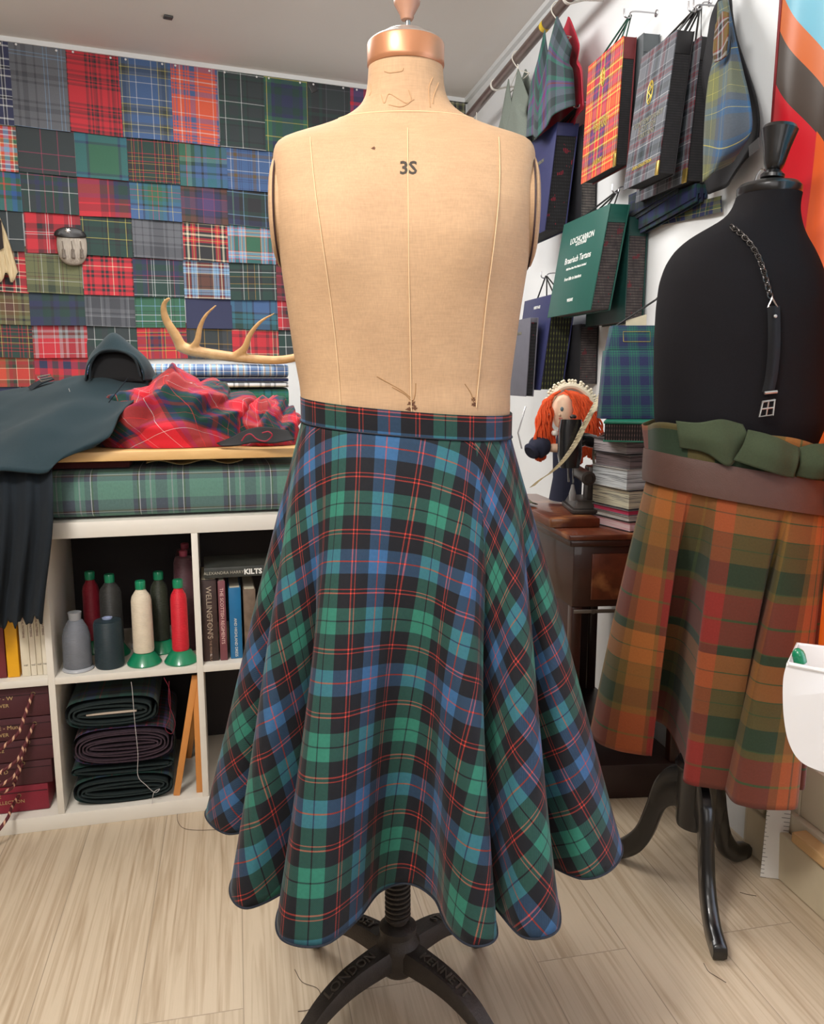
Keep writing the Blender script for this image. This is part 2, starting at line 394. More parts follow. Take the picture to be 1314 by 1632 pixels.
# ================================================================= back wall of tartan swatches
SW = {
 (1,0): ('N20 W6 N20 W3 K4', .12, 'navy tartan swatch with wide white stripes'),
 (1,1): ('E10 e3 E4 e6 E8 e2 E9 L1 E3 L1 E6', .36, 'large plain grey tartan swatch with paired pale lines'),
 (1,2): ('R16 K2 D3 R3 K3 R2 D4 K4 R4 D4 R5', .22, 'bright red tartan swatch with thin black lines'),
 (1,3): ('B12 W1 B10 Y1 x5 k6 Y1 x4 B6', .24, 'slate blue tartan swatch with white and yellow lines'),
 (1,4): ('O14 W1 O6 B10 O4 B2 O3 B3 O6 W1', .22, 'orange and blue tartan swatch'),
 (1,5): ('k12 K3 g5 k4 W1 g6 k8', .20, 'near black tartan swatch with one white cross line'),
 (1,6): ('G10 Y1 G6 N5 g10 N8', .26, 'green tartan swatch with fine yellow lines'),
 (1,7): ('k14 E1 K6 g5 K6', .20, 'charcoal tartan swatch left of the dress form neck'),
 (1,8): ('P8 R5 N8 P4', .16, 'purple and red tartan swatch tucked behind the neck'),
 (1,9): ('K4 c4 C1 K4', .06, 'small black and cream check swatch at the wall corner'),
 (2,0): ('L4 O5 C2 G6 Y1 R5 W2 P3', .14, 'multicoloured pastel check swatch'),
 (2,1): ('k16 m1 k10', .17, 'charcoal tartan swatch with thin pink lines'),
 (2,2): ('G16 N3 T12 W1 T8', .30, 'blue green tartan swatch with one white line'),
 (2,3): ('g10 R1 K5 y1 g6 R1 K3 y1 K5', .17, 'dark green tartan swatch with red and yellow lines'),
 (2,4): ('G8 r1 H6 g5 B8 K3 B5 T6', .28, 'green and blue tartan swatch with faint orange lines'),
 (2,5): ('B8 W1 B4 s5 B3 N1 B2 N1 B5', .18, 'denim blue tartan swatch with tan bands'),
 (3,0): ('T10 g4 a5 G6 r1', .20, 'teal and blue tartan swatch'),
 (3,1): ('k10 g6 W1 k8 N6 g6 m1 g5', .26, 'dark tartan swatch with one bold white upright'),
 (3,2): ('R14 D8 R2 D5 N5 g5', .30, 'red tartan swatch with one solid red square'),
 (3,3): ('B9 Y1 B6 K3 T6 G6 R1 G4', .20, 'light blue and green tartan swatch with yellow lines'),
 (3,4): ('P8 m1 N8 K3 M8 z8 M4', .24, 'muted purple and brown tartan swatch'),
 (3,5): ('K10 g6 L1 K6 N8 H1', .20, 'black and green tartan swatch with thin pale lines'),
 (4,0): ('k18 W1 k10', .22, 'plain dark teal swatch with one white line'),
 (4,1): ('R9 K9 D6 W1 R3 W1 D8 R9', .22, 'red and black tartan swatch with white double lines'),
 (4,2): ('g9 K2 g4 K3 Y1 g9 K4', .18, 'dark green tartan swatch with a yellow line'),
 (4,3): ('e8 E3 e4 E1 E8 e2 E5', .17, 'plain grey tartan swatch'),
 (4,4): ('K12 C2 K5 R4 Y1 R4 K4 C2', .16, 'black tartan swatch with red band and cream lines'),
 (4,5): ('G12 R1 C1 L4 R1 C1 L4 R1 T3', .16, 'green tartan swatch with white and red stripes at one side'),
 (4,6): ('D10 R4 K6 g4', .12, 'dark red tartan strip beside the dress form shoulder'),
 (5,0): ('R5 C1 K4 C1 R3 K5', .12, 'red, cream and black tartan swatch'),
 (5,1): ('c10 K1 c5 M2 c4 W1 c8 z6', .18, 'sage green tartan swatch with white lines'),
 (5,2): ('R8 K6 R4 K6 R9 C1', .13, 'scarlet and black checked tartan swatch'),
 (5,3): ('g10 W1 g3 W1 K6 m1 N8 g5', .19, 'dark green tartan swatch with white double lines'),
 (5,4): ('M8 K2 M4 C1 L5 K1 L4 K1 D3 C1', .15, 'brown and pale blue check swatch'),
 (5,5): ('g9 K5 W1 g7 y1 K6', .15, 'black green tartan swatch with white and gold lines'),
 (5,6): ('D6 m2 K5 D4', .10, 'maroon tartan strip beside the dress form chest'),
 (6,0): ('c8 K4 c5 s6 C1 M6', .16, 'olive and tan tartan swatch'),
 (6,1): ('N10 g8 K3 N6 g5', .26, 'dark navy and green tartan swatch'),
 (6,2): ('e8 E6 e3 E3 h1 e7', .16, 'charcoal grey tartan swatch with a pale line'),
 (6,3): ('G9 L1 G7 K1 G3 K1 W1 G4', .17, 'mid green tartan swatch with pale blue edge line'),
 (6,4): ('N30 N2', .2, 'plain navy blue swatch'),
 (6,5): ('B8 K2 T5 K1 T4 g4', .22, 'blue and teal tartan swatch'),
 (6,6): ('R8 W1 D6 K3', .10, 'red tartan strip with white lines beside the dress form waist'),
 (7,0): ('g6 R1 K4 R1 g5 D3 Y1 K4', .13, 'dark tartan swatch with close red lines'),
 (7,1): ('R8 W1 R6 h5 M4 h4 D5', .19, 'red and silver grey tartan swatch'),
 (7,2): ('k9 W1 g9 k4', .15, 'black green tartan swatch with white uprights behind the folded wool collar'),
 (7,3): ('R8 Y1 K2 R3 y1 N5 D4', .13, 'red tartan swatch with yellow and navy lines'),
 (7,4): ('k9 y1 K5 e6 s1', .15, 'dark grey tartan swatch with gold lines behind the antler'),
 (7,5): ('R8 K1 D4 R6 C1 g3', .13, 'crimson tartan swatch with fine black lines'),
 (7,6): ('k9 W1 g7', .13, 'dark green strip beside the antler tip'),
 (8,0): ('r8 C1 z5 D5 c4 O6', .17, 'coral and olive tartan swatch'),
 (8,1): ('D7 s2 R7 N8 R5 M3', .26, 'dull red tartan swatch with navy centre'),
 (8,2): ('e5 K4 g5', .12, 'dark swatch behind the folded wool collar'),
 (9,0): ('N9 B2 W1 N5', .14, 'navy tartan swatch at the bottom of the wall'),
 (9,1): ('e6 N6 g5', .14, 'dark blue grey swatch at the bottom of the wall'),
}
ROWN = ['', 'top', 'second', 'third', 'fourth', 'fifth', 'sixth', 'seventh', 'eighth', 'lowest']
colx = [-52, 36, 125, 208, 288, 362, 437, 505]
colA = [bw(x, 340)[0] for x in colx]
row1A = [bw(x, 90+x*.1)[0] for x in (-72, 14, 104, 188, 270, 346, 418, 488, 555, 640, 740)]
# row edges read at the second column (x about 75)
rowY = [72, 201, 273, 335, 399, 463, 514, 566, 612, 640, 668]
rowZ = [bw(50+2*i, y)[1] for i, y in enumerate(rowY)]
PIN = M('white_pin_head', (235, 235, 235), .3)
for (r, c), (s, per, desc) in SW.items():
    if r == 1: a1, a0 = row1A[c], row1A[c+1]
    else: a1, a0 = colA[c], colA[c+1]
    a0 = max(a0, .01)
    z1 = rowZ[r-1]+.012; z0 = rowZ[r]-.012
    jx = random.uniform(-.004, .004); tl = random.uniform(-.006, .006)
    base = .002+.0012*(10-r)
    ph = random.uniform(0, 6)
    def fn(u, v, a0=a0, a1=a1, z0=z0, z1=z1, base=base, ph=ph, jx=jx, tl=tl):
        a = a1+(a0-.002-a1)*u+jx; z = z1+(z0-z1)*v+tl*(u-.5)
        return bwp(a, z, base+.010*v*v+.004*v*math.sin(u*4+ph)+.0012*(c_ % 2))
    c_ = c
    bm = new(); W = abs(a1-a0); H = z1-z0
    sheet(bm, 6, 6, fn, lambda u, v, W=W, H=H: (u*W, v*H), thick=.0015)
    posn = '' if ('behind' in desc or 'beside' in desc or 'corner' in desc or 'bottom' in desc or 'neck' in desc) else ', %s row of the wall' % ROWN[r]
    o = obj('tartan_swatch', bm, tartan('tartan_swatch_%d_%d' % (r, c), s, per, off=(random.random(), random.random()), wash=.11), label=desc+posn, cat='fabric swatch', group='tartan swatches covering the back wall')
    if r == 1 and c < 9:
        for uu in (.14, .84):
            b2 = new(); q = fn(uu, .07); lathe(b2, [(.0001, .0), (.004, .001), (.005, .004), (.0035, .007), (.0001, .008)], q, BN, 10)
            obj('pin', b2, PIN, o)
# black clip above the top row
p = bw(497, 140); bm = new(); box(bm, bwp(p[0], p[1], .012), (.035, .012, .05), ex=BA+Vector((0, 0, -.5)), ey=BN, ez=Vector((0, 0, 1))+BA*.5, bevel=.003)
obj('binder_clip', bm, M('black_steel', (60, 60, 62), .4), label='small black clip pinned above the tartan swatches', cat='clip')
# ================================================================= the beige dress form
DX, DY = -.008, 1.35
def zat(y, Y=DY): return atY(657, y, Y).z
def xat(px, y, Y=DY): return atY(px, y, Y).x
#  y, left, right, front depth, back depth, exponent
TR = [(740, 520, 774, .080, .085, 2.3), (700, 496, 798, .090, .095, 2.3), (672, 484, 811, .098, .104, 2.3), (655, 482, 813, .100, .108, 2.3), (615, 479, 813, .100, .105, 2.3), (560, 469, 820, .108, .105, 2.4), (500, 461, 828, .118, .108, 2.5),
      (440, 453, 837, .127, .112, 2.7), (390, 447, 844, .130, .115, 3.0), (340, 443, 848, .126, .116, 3.3), (290, 440, 850, .113, .112, 3.4), (255, 439, 851, .098, .104, 3.3),
      (237, 441, 849, .086, .096, 3.0), (226, 450, 841, .074, .085, 2.7), (216, 474, 816, .064, .076, 2.4), (207, 504, 788, .059, .070, 2.2), (198, 530, 765, .057, .066, 2.1), (186, 556, 740, .056, .062, 2.0), (172, 574, 722, .055, .060, 2.0),
      (155, 583, 712, .055, .058, 2.0), (135, 586, 708, .055, .057, 2.0), (104, 588, 706, .055, .056, 2.0)]
TT = []
for y, l, r, fd, bd, ex in TR: TT.append((zat(y), xat(l, y), xat(r, y), fd, bd, ex))
def lerp_tab(tab, z):
    if z <= tab[0][0]: return tab[0][1:]
    for a, b in zip(tab, tab[1:]):
        if z <= b[0]:
            t = (z-a[0])/(b[0]-a[0]); return tuple(x+(y-x)*t for x, y in zip(a[1:], b[1:]))
    return tab[-1][1:]
def sup(t, n):
    c, s = math.cos(t), math.sin(t)
    return (math.copysign(abs(c)**(2/n), c), math.copysign(abs(s)**(2/n), s))
def form(t, z, h=0.0):
    l, r, fd, bd, n = lerp_tab(TT, z); c, s = sup(t, n)
    a = (r-l)/2+h
    y = -s*(fd+h) if s > 0 else -s*(bd+h)
    if s > 0:      # soft chest: two low mounds
        zz = (z-zat(395))/.075
        for sgn in (-1, 1):
            y -= .014*math.exp(-((c-sgn*.50)/.27)**2-zz*zz)*s
    return Vector(((l+r)/2+a*c, DY+y, z))
fm = thing('dress_form', 'beige linen tailor dress form wearing the blue and green tartan skirt on an iron base', 'dress form', (DX, DY, 0))
ln = NT('aged_linen'); co = ln.n('TexCoord').outputs['Object']
sepx = ln.n('SeparateXYZ'); ln.l(co, sepx.inputs[0])
m1 = ln.n('Mapping'); ln.l(co, m1.inputs[0]); m1.inputs['Scale'].default_value = (620, 620, 50)
m2 = ln.n('Mapping'); ln.l(co, m2.inputs[0]); m2.inputs['Scale'].default_value = (50, 50, 620)
wv = ln.math('MULTIPLY_ADD', ln.noise(m1.outputs[0], 1, 2), .5, ln.math('MULTIPLY', ln.noise(m2.outputs[0], 1, 2), .5))
bl = ln.noise(co, 7, 5, .6)
cc = ln.mix(bl, lin((164, 130, 98)), lin((202, 166, 128)))
cc = ln.mix(.34, cc, ln.mix(wv, (.1, .1, .1, 1), (.9, .9, .9, 1)), 'OVERLAY')
ln.l(cc, ln.b.inputs['Base Color']); ln.b.inputs['Roughness'].default_value = .8; ln.bump(wv, .2, .0008); LINEN = ln.m
bm = new(); NZ = 90; z0, z1 = TT[0][0], TT[-1][0]
zs = [z0+(z1-z0)*(1-(1-j/NZ)**1.25) for j in range(NZ+1)]
sheet(bm, 96, NZ, lambda u, v: form(2*PI*u, zs[int(round(v*NZ))]), closed=True)
bm.verts.ensure_lookup_table()
bm.faces.new([v for v in bm.verts if abs(v.co.z-z0) < 1e-6]) if False else None
for _ in range(2): bmesh.ops.smooth_vert(bm, verts=[v for v in bm.verts if z0+.002 < v.co.z < z1-.002], factor=.5, use_axis_x=True, use_axis_y=True, use_axis_z=False)
torso = obj('torso', bm, LINEN, fm, auto=80)
SEAM = M('linen_seam', (222, 190, 148), .8)
def formx(x, z, h=0.0):        # front surface point at world x
    lo, hi = 0.02, PI-.02
    for _ in range(30):
        m = (lo+hi)/2
        if form(m, z).x > x: lo = m
        else: hi = m
    return form((lo+hi)/2, z, h)
for pts in ([(650, 196), (651, 300), (652, 420), (654, 540), (656, 660)], [(493, 212), (505, 300), (517, 380), (528, 470), (537, 560), (543, 650)], [(797, 212), (794, 300), (785, 390), (776, 470), (768, 560), (760, 650)]):
    pp = []
    for q in spline([(a, b, 0) for a, b in pts], 8):
        z = zat(q.y, DY-.1); pp.append(formx(xat(q.x, q.y, DY-.1), z, .0012))
    b2 = new(); tube(b2, pp, .0007, 6); obj('seam', b2, SEAM, torso)
b2 = new(); pp = [form(t, zat(196), .0003) for t in [PI*(.12+.76*i/40) for i in range(41)]]; tube(b2, pp, .0009, 6); obj('seam', b2, SEAM, torso)
# stencilled size mark
z36 = zat(282, DY-.1)
b2 = text_bm('3S', .027, lambda x, y, h: formx(xat(651, 282, DY-.1)+x, z36+y, .0003+h), depth=.0004, bold=.0006)
obj('size_mark', b2, M('faded_black_ink', (62, 54, 46), .8), torso, smooth=False)
# stains and moth holes near the waist and chest
STN = M('brown_stain', (92, 56, 34), .8, var=.3, scale=300); STL = M('pale_scuff', (222, 194, 150), .8, var=.2, scale=200)
def blotch(px, py, rx, rz, mat, name='stain', h=.0004):
    b3 = new(); c0 = formx(xat(px, py, DY-.1), zat(py, DY-.1)); vs = []; ring = []
    for k in range(18):
        rr = 1+.35*math.sin(k*2.3+px)+.2*math.sin(k*5.1)
        ring.append(b3.verts.new(formx(c0.x+rx*rr*math.cos(2*PI*k/18), c0.z+rz*rr*math.sin(2*PI*k/18), h)))
    cv = b3.verts.new(formx(c0.x, c0.z, h*1.6))
    for k in range(18): b3.faces.new((ring[k], ring[(k+1) % 18], cv))
    obj(name, b3, mat, torso)
for q in ((657, 643, .006, .004), (661, 650, .004, .003), (652, 652, .004, .0025), (756, 637, .003, .003), (757, 645, .0035, .003), (596, 237, .003, .0022)): blotch(*q, STN)
for p in ([(625, 617), (645, 628), (657, 640)], [(663, 611), (662, 628), (658, 642)], [(601, 600), (640, 622), (655, 634)], [(742, 612), (752, 627), (756, 640)]):
    b3 = new(); tube(b3, [formx(xat(a, b, DY-.1), zat(b, DY-.1), .0002) for a, b in [(q.x, q.y) for q in spline([(a, b, 0) for a, b in p], 6)]], .0007, 5); obj('crease', b3, M('faint_crease', (150, 112, 72), .8), torso)
# scuffed patches on the neck
SC = M('peeled_edge', (182, 144, 106), .8)
for p in ([(613, 112), (622, 116), (640, 115), (643, 110)], [(608, 150), (613, 165), (620, 150), (634, 158), (648, 166), (660, 160)], [(690, 120), (684, 140), (686, 172)], [(700, 125), (692, 150), (690, 165)], [(589, 125), (591, 138), (588, 146)], [(620, 168), (640, 172), (655, 162), (652, 145)]):
    b3 = new(); tube(b3, [formx(xat(q.x, q.y, DY-.05), zat(q.y, DY-.05), .0002) for q in spline([(a, b, 0) for a, b in p], 6)], .0009, 5); obj('scuff', b3, SC, torso)
# armhole plates
for sg in (-1, 1):
    zc = (zat(250)+zat(425))/2; hz = (zat(245)-zat(425))/2
    ex = .0
    xw = lerp_tab(TT, zc)[0 if sg < 0 else 1]
    b3 = new()
    prof = [(1.0, -.012), (1.0, .0), (.97, .008), (.85, .012), (.5, .015), (.01, .016)]
    q = Vector((sg, 0, 0))
    for i in range(1): pass
    rings = []
    for r_, h_ in prof:
        rings.append([b3.verts.new((xw+sg*(h_-.008), DY+.004+.082*r_*math.cos(2*PI*k/40), zc+hz*r_*math.sin(2*PI*k/40))) for k in range(40)])
    for i in range(len(rings)-1):
        for k in range(40): b3.faces.new((rings[i][k], rings[i][(k+1) % 40], rings[i+1][(k+1) % 40], rings[i+1][k]))
    b3.faces.new(rings[-1])
    obj('armhole_plate', b3, LINEN, fm)
    b3 = new(); tube(b3, [Vector((xw-sg*.006, DY+.004+.084*math.cos(2*PI*k/48), zc+(hz+.002)*math.sin(2*PI*k/48))) for k in range(49)], .0016, 6, cap=False)
    obj('armhole_rim', b3, M('dark_armhole_rim', (52, 30, 28), .6), fm)
# neck cap, rod and finial
za, zb = zat(106), zat(74); xc = xat(647, 90); rc = (xat(708, 90)-xat(585, 90))/2
b3 = new(); lathe(b3, [(rc*.96, -.004), (rc, 0), (rc, .003), (rc*1.0, zb-za), (rc*.985, zb-za+.002)], (xc, DY, za), n=64)
obj('neck_band', b3, M('copper_band', (186, 128, 92), .35, metal=.45, var=.12, scale=12), fm)
b3 = new(); lathe(b3, [(rc*.99, 0), (rc*.97, .003), (rc*.88, .007), (rc*.70, .011), (rc*.66, .014), (rc*.55, .018), (rc*.3, .021), (.001, .022)], (xc, DY, zb), n=64)
obj('neck_cap', b3, M('brushed_silver', (196, 186, 178), .3, metal=.75, var=.06, scale=10), fm)
b3 = new(); lathe(b3, [(.0042, 0), (.0042, .05)], (xc+.003, DY, zb+.018), n=12); obj('rod', b3, M('steel_rod', (150, 150, 148), .3, metal=.9), fm)
zf = zat(32)
b3 = new(); lathe(b3, [(.001, -.002), (.009, 0), (.0105, .003), (.0105, .006), (.0195, .021), (.0205, .026), (.019, .030), (.009, .033), (.007, .036), (.007, .05)], (xc+.002, DY, zf), n=10)
obj('finial', b3, M('worn_brown_paint', (168, 124, 100), .45, var=.15), fm)
# iron stand
IRON = M('cast_iron', (62, 56, 52), .55, metal=.5, var=.3, scale=60, bump=.5, bscale=300)
hx = -.026; 
b3 = new(); lathe(b3, [(.0175, .172), (.0175, 1.0)], (hx, DY, 0), n=24); obj('inner_pole', b3, IRON, fm)
b3 = new(); pts = []
tw = 17
for i in range(tw*20+1):
    a = 2*PI*i/20; pts.append(Vector((hx+.0205*math.cos(a), DY+.0205*math.sin(a), .176+i*.0095/20)))
tube(b3, pts, .0036, 6); obj('screw_thread', b3, IRON, fm)
b3 = new(); lathe(b3, [(.030, .075), (.041, .088), (.041, .128), (.040, .134), (.033, .142), (.031, .150), (.034, .153), (.034, .164), (.027, .170), (.020, .172)], (hx, DY, 0), n=32)
hub = obj('hub', b3, IRON, fm)
b3 = new(); lathe(b3, [(.022, .36), (.034, .37), (.034, .40), (.022, .41)], (hx, DY, 0), n=24); obj('height_collar', b3, IRON, fm)
b3 = new(); tube(b3, spline([(hx-.02, DY-.01, .385), (hx-.045, DY-.02, .38), (hx-.055, DY-.03, .35), (hx-.058, DY-.03, .31)], 6), [.010]*6+[.012]*7+[.011, .010, .009, .008, .007, .005], 8, flat=.5); obj('clamp_lever', b3, IRON, fm)
feet = [(-.195, 1.505, 'LINDSEY'), (.132, 1.505, 'ST'), (-.205, 1.19, 'LONDON'), (.155, 1.19, 'KENNETT')]
for fx, fy, word in feet:
    d = Vector((fx-hx, fy-DY, 0)); L = d.length; d.normalize(); sd = Vector((-d.y, d.x, 0))
    prof = [(0.02, .110, .024, .024), (.25, .110, .022, .022), (.5, .104, .020, .019), (.72, .084, .018, .016), (.88, .056, .016, .014), (1.0, .040, .015, .012)]
    rings = []; b3 = new()
    pl = spline([(t*L, z, w_) for t, z, w_, h_ in prof], 5); hl = spline([(h_, 0, 0) for t, z, w_, h_ in prof], 5)
    for p_, h_ in zip(pl, hl):
        c0 = Vector((hx, DY, 0))+d*p_.x+Vector((0, 0, p_.y)); w_ = p_.z; hh = h_.x
        rings.append([b3.verts.new(c0+sd*x_*w_+Vector((0, 0, z_*hh))) for x_, z_ in ((-1, .6), (-.8, 1), (.8, 1), (1, .6), (1, -.6), (.55, -1), (-.55, -1), (-1, -.6))])
    for a, b in zip(rings, rings[1:]):
        for k in range(8): b3.faces.new((a[k], a[(k+1) % 8], b[(k+1) % 8], b[k]))
    b3.faces.new(rings[0]); b3.faces.new(rings[-1])
    leg = obj('leg', b3, IRON, fm)
    def pl_(x, y, h, d=d, sd=sd, L=L, pl=pl, hl=hl, flip=(-1 if fy > DY else 1)):
        s_ = L*.46+x*(1 if fx > hx else -1); i = 0
        while i < len(pl)-2 and pl[i+1].x < s_: i += 1
        t = (s_-pl[i].x)/(pl[i+1].x-pl[i].x); z = pl[i].y+(pl[i+1].y-pl[i].y)*t+hl[i].x
        yy = y-.008
        return Vector((hx, DY, 0))+d*s_+(sd*yy if fx > hx else -sd*yy)+Vector((0, 0, z+h))
    b3 = text_bm(word, .024, pl_, depth=.0025); obj('cast_lettering', b3, M('rubbed_iron', (92, 84, 76), .5, metal=.5), leg, smooth=False)
    b3 = new(); lathe(b3, [(.009, .012), (.008, .05)], (fx, fy, 0), n=12); lathe(b3, [(.001, -.009), (.012, -.009), (.0155, -.004), (.0155, .004), (.012, .009), (.001, .009)], (fx, fy, .0158), sd, 20)
    obj('caster', b3, M('black_caster', (34, 32, 30), .35), fm)
# ================================================================= the tartan skirt
MAIN = 'j9 u1.4 j9 u13 r1.3 u1.6 r1.3 u13 t18 r1.2 t18 u13 r1.3 u1.6 r1.3 u13'
# one full repeat, starting just after the green centre line
SKS = 'j9.6 u11 r.9 u2.1 r.9 u12 t9.3 r.45'
skm = tartan('skirt_tartan', 'u.6 '+SKS, .172, deep=True, twill=.0021, rough=.8, bump=.2)
WA, WBk, CXs = .171, .106, DX-.001
WBB = .114
HEM = [(-170, .03, .34), (-158, -.06, .26), (-146, -.14, .36), (-134, -.19, .25), (-122, -.29, .24), (-110, -.25, .10), (-101, -.31, .03),
       (-91, -.345, -.055), (-82, -.295, -.12), (-74, -.225, -.10), (-66, -.258, -.25), (-58, -.225, -.315), (-50, -.168, -.262), (-45, -.140, -.190), (-39, -.176, -.30), (-32, -.165, -.378),
       (-23, -.11, -.393), (-13, -.068, -.34), (-5, -.037, -.268), (3, .004, -.248), (10, .040, -.285), (17, .058, -.355), (24, .088, -.393), (30, .122, -.372), (33.5, .116, -.28),
       (37, .100, -.225), (41, .132, -.325), (47, .160, -.378), (55, .205, -.362), (61, .216, -.28), (66, .200, -.19), (73, .262, -.245), (81, .318, -.215), (88, .343, -.14), (96, .300, -.04),
       (106, .27, .04), (116, .33, .14), (128, .24, .20), (140, .23, .32), (154, .12, .25), (172, .09, .36)]
hemP = spline([(a, x, y) for a, x, y in [(HEM[-1][0]-360,)+HEM[-1][1:]]+HEM+[(HEM[0][0]+360,)+HEM[0][1:], (HEM[1][0]+360,)+HEM[1][1:]]], 12)
hemP = [p for p in hemP if -171 <= p.x <= 190.01]
# trim to exactly one turn
hemP = [p for p in hemP if HEM[0][0]-.001 <= p.x <= HEM[0][0]+360.001]
def _arcs(P):
    a_ = [0]
    for a, b in zip(P, P[1:]): a_.append(a_[-1]+math.hypot(b.y-a.y, b.z-a.z))
    return a_
_a = _arcs(hemP); _k = [min(range(len(hemP)), key=lambda i: abs(hemP[i].x-q)) for q in (HEM[0][0], -91, 35, 88, 190)]
for k0, k1 in zip(_k, _k[1:]):      # share the waist out evenly along the hem so the check keeps its size
    x0, x1 = hemP[k0].x, hemP[k1].x
    for i in range(k0+1, k1): hemP[i].x = .2*hemP[i].x+.8*(x0+(x1-x0)*(_a[i]-_a[k0])/(_a[k1]-_a[k0]))
arc = [0]
for a, b in zip(hemP, hemP[1:]): arc.append(arc[-1]+math.hypot(b.y-a.y, b.z-a.z))
NH = len(hemP)-1
def tilt(x, y): return -.080*x + .07*(y+.1)
ZT, BANDH, ZH, RH = 1.1035, .036, .418, 1.02
SLEN = .70
i_c = min(range(NH+1), key=lambda i: abs(hemP[i].x+6)); i_s = min(range(NH+1), key=lambda i: abs(hemP[i].x-35))
th = [(a-arc[i_c])/RH for a in arc]
def skp(i, t):
    a = R(hemP[i].x); cs_ = sup(a-PI/2, 2.3); wx, wy = WA*cs_[0], (WBk if abs(hemP[i].x) < 90 else WBB)*cs_[1]
    hx_, hy_ = hemP[i].y-.0, hemP[i].z
    tt = t; e = .035*math.sin(PI*min(1, t*1.0))*(1-t)          # slight fullness over the hips
    amp = t**1.12
    # smooth (un-pleated) cone radius to blend from
    base_r = Vector((math.sin(a)*.335, -math.cos(a)*.335))
    k1 = max(0, 1-t)**2.8
    hxx = hx_*(1-k1)+base_r.x*k1; hyy = hy_*(1-k1)+base_r.y*k1
    x = wx*(1-tt)+hxx*tt+wx*e*2; y = wy*(1-tt)+hyy*tt+wy*e*2
    z0_ = ZT-BANDH+tilt(wx, wy); r = math.hypot(hx_, hy_)
    z = z0_+(ZH+.055*(r-.33)-z0_)*(t**.97)
    return Vector((CXs+x, DY+y, z))
NV = 60
bm = new(); uvl = bm.loops.layers.uv.verify(); G = [[bm.verts.new(skp(i, j/NV)) for i in range(NH)] for j in range(NV+1)]
UOFF = .098; VG = .105
for j in range(NV):
    for i in range(NH):
        q = ((i, j), (i+1, j), (i+1, j+1), (i, j+1)); f = bm.faces.new([G[b][a % NH] for a, b in q])
        for l, (a, b) in zip(f.loops, q):
            tt = b/NV; rho = RH-SLEN*(1-tt); ang = th[a]+(R(11) if i >= i_s else 0)+R(3)
            sh = .074 if i >= i_s else 0
            U = rho*math.sin(ang); V = rho*math.cos(ang)-(RH-SLEN)
            l[uvl].uv = (U-UOFF+sh, V-VG+sh*.5)
sk = thing('tartan_skirt', 'flared blue, green and black tartan skirt with red lines on the beige dress form', 'skirt', (DX, DY, ZH))
so = obj('skirt_body', bm, skm, sk, auto=180); md = so.modifiers.new('thickness', 'SOLIDIFY'); md.thickness = .0022; md.offset = -1
b3 = new(); tube(b3, [skp(i, 1.0) for i in range(0, NH)]+[skp(0, 1.0)], .0017, 6, cap=False); obj('hem_edge', b3, M('dark_navy_thread', (26, 32, 44), .8), sk)
def bandfn(u, v, h=0):
    a = 2*PI*u-PI; cs_ = sup(a-PI/2, 2.3); x = (WA+.002+h)*cs_[0]; y = ((WBk if abs(a) < PI/2 else WBB)+.002+h)*cs_[1]
    return Vector((CXs+x, DY+y, ZT+tilt(x, y)-BANDH*(1.06*v-.0)))
wc = [0]
for k in range(200):
    p, q = bandfn(k/200, 0), bandfn((k+1)/200, 0); wc.append(wc[-1]+(p-q).length)
bm = new(); sheet(bm, 200, 4, bandfn, lambda u, v: (wc[int(round(u*200))]-wc[100]-.060, v*BANDH-VG-BANDH+.006), thick=.004, closed=True)
obj('waistband', bm, skm, sk, auto=60)
b3 = new(); tube(b3, [bandfn(k/120, 1.0, .0005) for k in range(121)], .0012, 6, cap=False); obj('waist_seam', b3, M('dark_navy_thread', (26, 32, 44), .8), sk)
# ================================================================= helpers for cloth and boxes
def patch(bm, grid, nu, nv, thick=.0, uvs=1.0, wob=None, mi=0):
    """smooth surface through a grid of control points (rows of Vectors)"""
    ncol = len(grid[0]); nrow = len(grid)
    nu_ = nu*(ncol-1); nv_ = nv*(nrow-1)
    rows = [spline(r, nu) for r in grid]
    cols = [spline([rows[j][i] for j in range(nrow)], nv) for i in range(len(rows[0]))]
    P = [[cols[i][j] for i in range(len(cols))] for j in range(nv_+1)]
    if wob:
        P = [[p+Vector(wob(i/nu_, j/nv_, p)) for i, p in enumerate(r)] for j, r in enumerate(P)]
    # arc length UVs
    mid = P[len(P)//2]; U = [0]
    for a, b in zip(mid, mid[1:]): U.append(U[-1]+(b-a).length)
    mc = [r[len(r)//2] for r in P]; V = [0]
    for a, b in zip(mc, mc[1:]): V.append(V[-1]+(b-a).length)
    def fn(u, v):
        i = min(nu_, max(0, u*nu_)); j = min(nv_, max(0, v*nv_)); i0 = min(int(i), nu_-1); j0 = min(int(j), nv_-1)
        a, b = i-i0, j-j0
        return (P[j0][i0]*(1-a)+P[j0][i0+1]*a)*(1-b)+(P[j0+1][i0]*(1-a)+P[j0+1][i0+1]*a)*b
    return sheet(bm, nu_, nv_, fn, lambda u, v: (U[int(round(u*nu_))]*uvs, V[int(round(v*nv_))]*uvs), thick=thick, mi=mi)
def Y_(pts, Y): return [atY(a, b, Y) for a, b in pts]
def nz3(p, f): return noise.noise(Vector(p)*f)
def kbox(bm, s0, s1, d0, d1, z0, z1, bevel=0.0, mi=0):
    return hexa(bm, [kab(s0, d0, z0), kab(s1, d0, z0), kab(s1, d1, z0), kab(s0, d1, z0), kab(s0, d0, z1), kab(s1, d0, z1), kab(s1, d1, z1), kab(s0, d1, z1)], mi, bevel)
